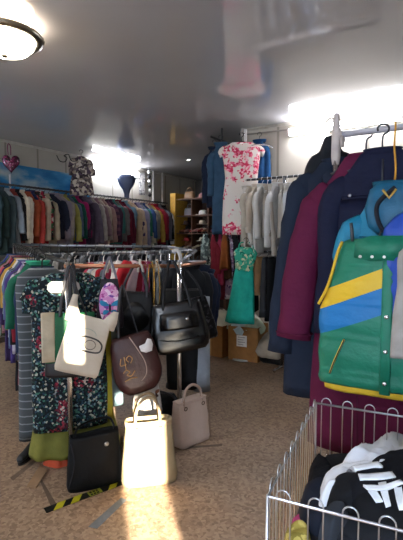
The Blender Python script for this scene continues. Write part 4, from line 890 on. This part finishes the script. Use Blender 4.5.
mesh('quilted_body', quilt([(0, .15, .03, 0), (-.015, .18, .045, 0), (-.05, .19, .055, 0), (-.1, .203, .06, 0), (-.17, .22, .065, 0), (-.23, .24, .068, 0), (-.27, .261, .07, 0), (-.30, .27, .072, 0), (-.45, .271, .075, 0), (-.60, .27, .072, 0), (-.625, .262, .06, 0)], .148, .016, 3, z_off=.03), VEST, g)
YEL = plain('#c2a02c', .6); GREEN = plain('#12674f', .5, .3)
mesh('armhole_trim', tube(bez([(-.18, -.03, -.012), (-.197, -.042, -.06), (-.213, -.045, -.13), (-.237, -.045, -.21), (-.276, -.02, -.285)], 24), .0065, 8), YEL, g)
mesh('yellow_lining_hem', body([(-.60, .24, .05, 0), (-.635, .248, .052, 0), (-.655, .248, .05, 0)], 4, .05, 6, 36, .7), YEL, g)
fp = mesh('front_placket', loft([sup(.021, .010, 16, .5, z, .005, y) for z, y in ((-.02, -.05), (-.12, -.072), (-.3, -.082), (-.45, -.086), (-.63, -.078))]), GREEN, g)
for z in (-.31, -.45, -.58): mesh('snap', ball((.005, -.098, z), .009, 10, 1, 1, .45), CHROME, fp)
zp = mesh('zip_pocket', tube(bez([(-.212, -.079, -.572), (-.192, -.081, -.51), (-.156, -.083, -.42)], 12), .0042, 8), YEL, g)
mesh('zip', tube(bez([(-.211, -.084, -.572), (-.191, -.086, -.51), (-.155, -.088, -.42)], 12), .0025, 6), HK, zp)
cf = mesh('collar_flap', loft([[(x, y-.012*q, z) for x, z in ((-.12, -.005), (-.125, -.075), (-.06, -.09), (.0, -.085), (.06, -.09), (.12, -.07), (.12, -.005), (.06, .012), (-.06, .012))] for y, q in ((-.05, 0), (-.068, 1), (-.074, 1.2))]), GREEN, g)
for x in (-.10, -.055, -.01): mesh('snap', ball((x, -.091, -.072), .0065, 10, 1, 1, .45), plain('#c9c6bf', .3, .6), cf)
mesh('cord_toggle', tube(bez([(-.135, -.062, -.01), (-.137, -.068, .03), (-.142, -.066, .065)], 8), .007, 8), HK, g)
mesh('hang_loop', tube(bez([(-.04, -.0, .0), (-.02, .01, .06), (.02, .01, .06), (.04, 0, .0)], 12), .004, 6), HK, g)
# royal blue puffer and the grey garment at the very edge
p = W(424, 240, 1.69); p.z = 1.52; rz = face(p)
g = thing('blue_puffer', 'royal blue puffer jacket overlapping the placket of the striped vest', 'jacket', p, rz)
mesh('quilted_body', quilt([(0, .05, .03, 0), (-.03, .11, .04, 0), (-.08, .148, .055, 0), (-.2, .152, .06, 0), (-.44, .155, .06, 0)], .09, .007, 8, 36), plain('#1c3f93', .4, .35), g)
mesh('collar', collar(.06, .045, .06), plain('#1c3f93', .4, .35), g)
hanger(p + Vector((0, 0, 0)), rz, .1, HK, 'dark hanger of the royal blue puffer jacket', None, up=.38)
p = W(430, 240, 1.60); p.z = 1.42; rz = face(p)
g = garment('jacket', 'grey beige jacket at the edge of the picture in front of the royal blue puffer', 'jacket', p, rz, plain('#8f8984', .7), L=.48, sw=.11, hw=.125, t=.04, sl=0, col=.04)
hanger(p, rz, .1, HK, 'dark hanger of the grey beige jacket', None, up=.48)

# ------------------------------------------------------------------ wire basket of clothes
BX = XY(.168, 1.05); BA = math.radians(32.8 - 24.8)
WIRE = metal('#b9bac0', .3)
bw, bd, bz, bb = .72, .69, .75, .20
t = thing('wire_basket', 'silver wire basket heaped with black and white clothes', 'basket', (BX.x, BX.y, 0), BA)
def wires(a, c, name):
    a = Vector(a); c = Vector(c); L = (c - a).length; d = (c - a) / L; n = int(L / .074); s = L / n; b0 = MB()
    for i in range(n):
        q = a + d*(s*(i + .5)); w = d*.018
        arc = [q + w*math.cos(PI*k/8) + Vector((0, 0, bz + .006 + .02*math.sin(PI*k/8))) for k in range(9)]
        b0.add(tube([q + w + Vector((0, 0, bb))] + arc + [q - w + Vector((0, 0, bb))], .0021, 6))
    for z in (bb, bb + .27): b0.add(tube([a + Vector((0, 0, z)), c + Vector((0, 0, z))], .0026, 6))
    return b0.build(name, WIRE, t)
cr = [(0, 0, 0), (bw, 0, 0), (bw, bd, 0), (0, bd, 0)]
for i in range(4): wires(cr[i], cr[(i+1) % 4], 'wire_side')
mesh('top_rim', tube([Vector(c) + Vector((0, 0, bz)) for c in cr], .0042, 8, closed=True), WIRE, t)
for c in cr:
    mesh('corner_post', tube([Vector(c) + Vector((0, 0, .03)), Vector(c) + Vector((0, 0, bz+.004))], .0042, 8), WIRE, t)
    mesh('foot', tube([Vector(c) + Vector((0, 0, 0)), Vector(c) + Vector((0, 0, .035))], .011, 10), BLACKPL, t)
fl = MB()
for i in range(12): x = bw*(i+.5)/12; fl.add(tube([(x, 0, bb), (x, bd, bb)], .0021, 6))
for i in range(3): y = bd*(i+.5)/3; fl.add(tube([(0, y, bb-.003), (bw, y, bb-.003)], .0026, 6))
fl.build('wire_bottom', WIRE, t)
MB_ = Matrix.Translation(BX) @ Matrix.Rotation(BA, 4, 'Z')
def inb(x, y, z): return MB_ @ Vector((x, y, z))
def toloc(px, py, z): return MB_.inverted() @ WZ(px, py, z)
KNIT = plain('#14151a', .9, .1); INK = plain('#1a1e2a', .8, .15); DGREY = plain('#34383f', .85, .12)
# filling: folded dark clothes, then the visible ones
for i, (z, c, dsc) in enumerate([(.26, '#1d1e24', 'black'), (.36, '#2a2530', 'dark plum'), (.46, '#1b222e', 'ink blue'), (.545, '#202126', 'charcoal')]):
    mt = plain(c); rings = []
    for q, zz in ((.97, -.05), (1, -.04), (1.0, .03), (.98, .045)):
        rings.append([(bw*.455*q*x, bd*.455*q*y, zz + .008*nz(x*4, y*4, i)) for x, y, _ in sup(1, 1, 40, .35)])
    o = mesh('folded_cloth', loft(rings), mt); o.location = inb(bw/2, bd/2, z); o.rotation_euler = (0, 0, BA)
    tag(o, f'{dsc} clothes layer deep inside the wire basket', 'clothes')
def hmap(x, y):
    a = max(0, math.sin(PI*min(1, max(0, x/bw)))); c = max(0, math.sin(PI*min(1, max(0, y/bd))))
    return .585 + .16 * (a*c)**.55 + .012*nz(x*6, y*6, 5)
INV = MB_.inverted()
def onheap(px, py, lift=0):
    z = .68
    for _ in range(14):
        p = WZ(px, py, z); q = INV @ p
        zn = hmap(q.x, q.y) + lift; z = z*.5 + zn*.5
    return WZ(px, py, z)
def draped(name, poly, layer, mt, label, cat, seed, wr=.016, edge=.05, n=64, rings=20, parent=None, wfreq=13):
    """a garment lying on the heap: its outline follows the photo, its surface follows the heap"""
    cx = sum(p[0] for p in poly)/len(poly); cy = sum(p[1] for p in poly)/len(poly)
    out = bez([(a, b_, 0) for a, b_ in poly + poly[:1]], n)[:-1]; n = len(out); v = []; f = []
    for i in range(1, rings+1):
        s = i/rings
        for k in range(n):
            px = cx + (out[k].x - cx)*s; py = cy + (out[k].y - cy)*s
            p = onheap(px, py, layer); q = INV @ p
            w1 = nz(q.x*wfreq + seed, q.y*wfreq*.6, seed) ; w2 = abs(nz(q.x*wfreq*.7, q.y*wfreq*1.3 + seed, seed*2))
            p.z += wr*(w1 + 1.2*w2) - edge*s**7
            v.append(p)
    c = sum(v, Vector())/len(v)
    for i in range(rings-1):
        for k in range(n): j = (k+1) % n; f.append((i*n+k, (i+1)*n+k, (i+1)*n+j, i*n+j))
    f.append(tuple(range(n)))
    b0 = len(v); v += [p + (c - p)*.06 - Vector((0, 0, .05)) for p in v[-n:]]
    for k in range(n): j = (k+1) % n; f.append(((rings-1)*n+k, b0+k, b0+j, (rings-1)*n+j))
    f.append(tuple(b0+n-1-k for k in range(n)))
    o = mesh(name, ([p - c for p in v], f), mt, None); o.location = c
    tag(o, label, cat); return o, (layer, wr, seed, wfreq)
def bars(o, info, quads, mt, name='white_stripe'):
    layer, wr, seed, wf = info
    for q in quads:
        a, b_, c_, d_ = [Vector((x, y, 0)) for x, y in q]; rows = []
        for i in range(13):
            s = i/12; l, r_ = a.lerp(b_, s), d_.lerp(c_, s); row = []
            for k in range(5):
                e = l.lerp(r_, k/4); p = onheap(e.x, e.y, layer); w = INV @ p
                p.z += wr*(nz(w.x*wf + seed, w.y*wf*.6, seed) + 1.2*abs(nz(w.x*wf*.7, w.y*wf*1.3 + seed, seed*2))) + .0035
                row.append(p - o.location)
            rows.append(row + [p - Vector((0, 0, .006)) for p in reversed(row)])
        mesh(name, loft(rows), mt, o)
WST = plain('#e2e5ea', .7)
draped('dark_cloth', [(318, 446), (332, 458), (334, 478), (322, 494), (310, 486), (309, 462)], -.03, KNIT, 'black cloth pushed against the inner corner of the wire basket', 'cloth', 51)
draped('navy_shirt', [(304, 484), (322, 474), (340, 486), (340, 508), (318, 522), (296, 512)], -.025, INK, 'ink blue shirt lying by the side wires of the basket', 'shirt', 52)
draped('white_shirt', [(318, 496), (322, 474), (333, 460), (352, 449), (378, 436), (406, 430), (420, 448), (400, 464), (370, 472), (346, 478), (330, 494)], .012, plain('#dde0e8', .7, .2, 0, .05), 'white shirt crumpled along the rear of the wire basket', 'shirt', 53, .032, wfreq=19)
draped('black_trousers', [(368, 456), (392, 444), (420, 448), (425, 476), (398, 482), (372, 474)], .03, KNIT, 'black trousers lying over the upper end of the white shirt', 'trousers', 54)
draped('black_jumper', [(326, 492), (334, 472), (352, 468), (366, 478), (356, 496), (338, 502)], .03, plain('#15161a', .9), 'black jumper folded across the white shirt edge', 'jumper', 55)
draped('charcoal_trousers', [(318, 520), (350, 504), (384, 512), (412, 520), (420, 560), (360, 548), (322, 534)], .0, plain('#1b1d22', .85), 'charcoal trousers lying across the front of the wire basket', 'trousers', 57)
draped('grey_sweater', [(318, 524), (324, 504), (334, 495), (346, 497), (349, 508), (340, 520), (330, 532)], .035, DGREY, 'slate grey sweatshirt with a rolled sleeve near the front wires', 'sweatshirt', 56, .012)
o, inf = draped('striped_trousers', [(350, 486), (368, 478), (395, 480), (425, 486), (428, 524), (396, 520), (372, 508), (356, 500)], .045, plain('#0f1014', .88), 'black trousers with upright white bars at the front of the heap', 'trousers', 58, .012)
bars(o, inf, [[(367, 491), (374, 489), (383, 502), (376, 503)], [(378, 487), (386, 486), (391, 506), (386, 507)], [(392, 484), (400, 483), (406, 512), (399, 511)]], WST)
o, inf = draped('striped_jacket', [(346, 472), (356, 464), (372, 461), (396, 468), (412, 476), (408, 488), (386, 486), (364, 489), (352, 484)], .06, KNIT, 'black jacket sleeve with three broad white bars lying on the white shirt', 'jacket', 59, .010)
bars(o, inf, [[(352, 467), (378, 463), (383, 467), (355, 471.5)], [(358, 476), (392, 471), (396, 476.5), (360, 481.5)], [(363, 487), (400, 481), (404, 485), (368, 490)]], WST)
draped('yellow_blouse', [(284, 528), (296, 519), (308, 520), (312, 534), (304, 550), (286, 548)], -.03, floral('#a8984a', ['#c9b867', '#8a7d3a'], 40, .5), 'yellow knitted blouse low by the near corner of the basket', 'blouse', 61)
draped('pink_cloth', [(291, 516), (300, 510), (306, 516), (302, 524), (292, 526)], -.045, plain('#a43a6b', .7), 'pink cloth peeping out beside the yellow knitted blouse', 'cloth', 60)
# ------------------------------------------------------------------ bags on the floor
def floorbag(name, label, px, py, rzo, w, h, dep, mat, top=.8, e=.4, seed=0, mouth=True, bul=.08):
    p = WZ(px, py, 0); p = Vector((p.x, p.y, 0)); g = thing(name, label, 'bag', p, face(p) + rzo)
    rings = []; N = 12
    for i in range(N+1):
        s = i/N; z = h*s; wd = w/2*(1 + (top-1)*s)*(.95 if i == 0 else 1); dd = dep/2*(1 - .55*s)*(.92 if i == 0 else 1)*(1 + bul*math.sin(PI*s))
        rings.append([(x + .008*nz(y*9, z*9, seed), y + math.copysign(.012*nz(x*10+seed, z*10, 2), y)*min(1, s*4), max(z + (.012*nz(x*6, seed, 4) if i > 2 else 0), 0)) for x, y, _ in sup(wd, dd, 36, e)])
    if mouth: rings += [[(q[0]*.95, q[1]*.8, q[2]-.004) for q in rings[-1]], [(q[0]*.9, q[1]*.7, q[2]-.09) for q in rings[-1]]]
    mesh('bag_body', loft(rings), mat, g); return g
TAN = plain('#9a8868', .55, .3, 0, .06); CREAM = plain('#c2ab9c', .4, .4, 0, .04); BLKBAG = plain('#08090b', .55, .18, 0, .1)
g = floorbag('tan_handbag', 'tan handbag with looped handles standing in the strip of sunlight', 149, 478, .1, .335, .36, .19, TAN, .78, .5, 3)
for y in (-.045, .045):
    mesh('bag_handle', tube(bez([(-.075, y, .31), (-.078, y, .40), (-.05, y*.9, .475), (0, y*.8, .50), (.04, y*.9, .475), (.06, y, .40), (.06, y, .31)], 28), .0085, 10), plain('#8f7a5c', .5, .4), g)
    for x in (-.075, .06): mesh('handle_tab', loft([sup(.013, .004, 12, .6, z, x, y*1.25 + (-.012 if y < 0 else .012)) for z in (.28, .335)]), plain('#8f7a5c', .5, .4), g)
mesh('top_band', loft([sup(w_, d_, 36, .5, z) for w_, d_, z in ((.136, .050, .33), (.138, .052, .355), (.128, .044, .358))], False, False), plain('#a99272', .5), g)
mesh('side_seam', tube(bez([(-.06, -.095, .02), (-.05, -.088, .18), (-.045, -.06, .33)], 12), .003, 6), plain('#8f7a5c'), g)
g = floorbag('black_handbag', 'black leather handbag standing in front of the olive dress hem', 95, 484, .19, .32, .31, .11, BLKBAG, .86, .6, 5)
mesh('brand_disc', ball((.06, -.045, .245), .014, 12, 1, 1, .3), GREYMETAL, g)
mesh('front_seam', tube(bez([(-.155, -.068, .05), (-.12, -.056, .17), (-.135, -.04, .28)], 10), .003, 6), plain('#24252b'), g)
mesh('shoulder_handle', tube(bez([(-.11, .0, .29), (-.08, .03, .34), (.02, .05, .36), (.10, .03, .36), (.12, 0, .29)], 22), .010, 8, .5), BLKBAG, g)
g = floorbag('cream_satchel', 'boxy cream handbag with one raised handle by the chrome rack post', 190, 441, .72, .27, .30, .15, CREAM, .94, .25, 8, False, .02)
mesh('lid', loft([sup(.128, .040, 32, .25, .296), sup(.130, .042, 32, .25, .304), sup(.12, .034, 32, .25, .309)]), CREAM, g)
hb = mesh('bag_handle', tube(bez([(-.08, -.03, .27), (-.085, -.034, .33), (-.05, -.02, .385), (.02, -.01, .40), (.075, -.02, .36), (.08, -.034, .27)], 26), .0095, 10), plain('#a98f80', .4, .5), g)
for x in (-.08, .08): mesh('handle_ring', tube([(x+.012*math.cos(a), -.05, .265+.012*math.sin(a)) for a in [2*PI*k/14 for k in range(14)]], .003, 6, closed=True), metal('#6a5a48', .3), hb)
mesh('corner_seam', tube([(.132, -.072, .01), (.128, -.05, .295)], .0025, 6), plain('#8c7466'), g)
mesh('side_rivet', ball((.135, .012, .21), .009, 10, 1, .5), metal('#8a7a66', .3), g)
p = WZ(168, 420, 0); g = thing('small_black_purse', 'small black purse with a shoulder strap lying behind the tan handbag', 'bag', Vector((p.x, p.y, 0)) + Vector((-.06, .0, 0)), YAW)
mesh('purse_body', body([(.2, .10, .03, 0), (.15, .13, .05, 0), (.05, .14, .06, 0), (.0, .12, .05, 0)], 4, .06, 5, 26), BLKBAG, g)
mesh('carry_strap', tube(bez([(-.09, -.02, .19), (-.02, -.06, .24), (.1, -.08, .2), (.15, -.07, .08)], 18), .008, 8, .4), DSTRAP, g)

# little things on the floor
def flat(name, pts, z0, h, mat, label, cat):
    P = [WZ(px, py, 0) for px, py in pts]; c = sum(P, Vector()) / len(P)
    o = mesh(name, loft([[(p.x-c.x, p.y-c.y, z) for p in P] for z in (z0, z0+h)]), mat, None, False); o.location = (c.x, c.y, 0); return tag(o, label, cat)
flat('cardboard_scrap', [(27, 487), (36, 489), (47, 471), (40, 466)], .0015, .006, plain('#94765a', .8), 'torn scrap of brown cardboard on the floor', 'cardboard')
p = WZ(58, 463, 0); p.z = .035
sheet('orange_bag', p, .10, .06, .05, plain('#b5482a', .5), 'orange plastic bag crumpled under the olive dress hem', 'bag', 71, .3, .03)
p = WZ(28, 458, 0); shoe(Vector((p.x, p.y, 0)), .4, '#17171a', 'black shoe under the hem of the grey cross-striped dress', None, .8)
tp = MB(); YT = plain('#a8a01f', .5); KT = plain('#151512', .5)
t0, t1 = WZ(45, 511, 0), WZ(134, 478, 0); d = (t1 - t0); Lt = d.length; d.normalize(); s = Vector((-d.y, d.x, 0)); c = (t0 + t1)/2
g = thing('hazard_tape', 'yellow and black hazard tape strip stuck to the floor in front of the black handbag', 'tape', Vector((c.x, c.y, 0)), math.atan2(d.y, d.x))
mesh('black_strip', box(-Lt/2, Lt/2, -.026, .026, .0012, .0022), KT, g, False)
for x in (-Lt/2+.07, -Lt/2+.16, Lt/2-.14, Lt/2-.04):
    v = [(x-.035, -.026), (x+.012, -.026), (x+.05, .026), (x+.003, .026)]
    mesh('yellow_stripe', loft([[(a, b_, z) for a, b_ in v] for z in (.0020, .0028)]), YT, g, False)
mk_ = MB(); mesh('yellow_field', box(-Lt/2+.235, Lt/2-.205, -.023, .023, .002, .0027), plain('#7f8128', .6), g, False)
for r_ in (-1, 1):
    x = -Lt/2+.245
    while x < Lt/2-.225:
        w_ = R.uniform(.008, .015); mk_.add(box(x, x+w_, r_*.011-.007, r_*.011+.007, .0026, .0032)); x += w_ + .006
mk_.build('worn_black_print', KT, g, False)
flat('worn_mark', [(88, 527), (97, 529), (127, 500), (121, 498)], .001, .0008, plain('#6c7074', .8), 'worn blue grey tape mark on the floor', 'tape')
flat('floor_seam', [(36, 472), (39, 475), (57, 505), (51, 507)], .001, .0006, plain('#675648', .8), 'dark seam line beside the cardboard scrap', 'seam')
flat('floor_seam', [(184, 449), (184, 447), (222, 444), (222, 446)], .001, .0006, plain('#6b5b4e', .8), 'dark seam line running from the chrome rack post', 'seam')
flat('floor_seam', [(10, 478), (13, 481), (36, 462), (34, 460)], .001, .0006, plain('#6a594b', .8), 'dark seam line under the grey cross-striped dress', 'seam')

# ------------------------------------------------------------------ camera, sun, sky
cd = bpy.data.cameras.new('camera'); cam = bpy.data.objects.new('camera', cd); COL.objects.link(cam)
cam.location = CAM; cam.rotation_euler = (PI/2 - PITCH, 0, YAW); cd.lens = F/540*36; cd.sensor_width = 36; cd.clip_start = .02
scene.camera = cam
sd = XY(-.245, .97).normalized(); el = math.atan(.25)
sv = Vector((sd.x*math.cos(el), sd.y*math.cos(el), -math.sin(el)))
sl_ = bpy.data.lights.new('sun', 'SUN'); sl_.energy = 38; sl_.angle = math.radians(.6); sl_.color = (1, .9, .72)
so = bpy.data.objects.new('sun', sl_); COL.objects.link(so); so.rotation_euler = sv.to_track_quat('-Z', 'Y').to_euler(); so.location = (3, -4, 3)
w = bpy.data.worlds.new('sky'); scene.world = w; w.use_nodes = True
bg = w.node_tree.nodes['Background']; bg.inputs['Color'].default_value = (.62, .78, 1, 1); bg.inputs['Strength'].default_value = 8.5
vs = scene.view_settings; scene.display_settings.display_device = 'sRGB'
vs.view_transform = 'Standard'; vs.look = 'None'; vs.gamma = 1; vs.use_curve_mapping = False; vs.exposure = 0.92
scene.cycles.max_bounces = 6; scene.cycles.diffuse_bounces = 4; scene.cycles.glossy_bounces = 4; scene.cycles.sample_clamp_indirect = 4; scene.cycles.caustics_reflective = False
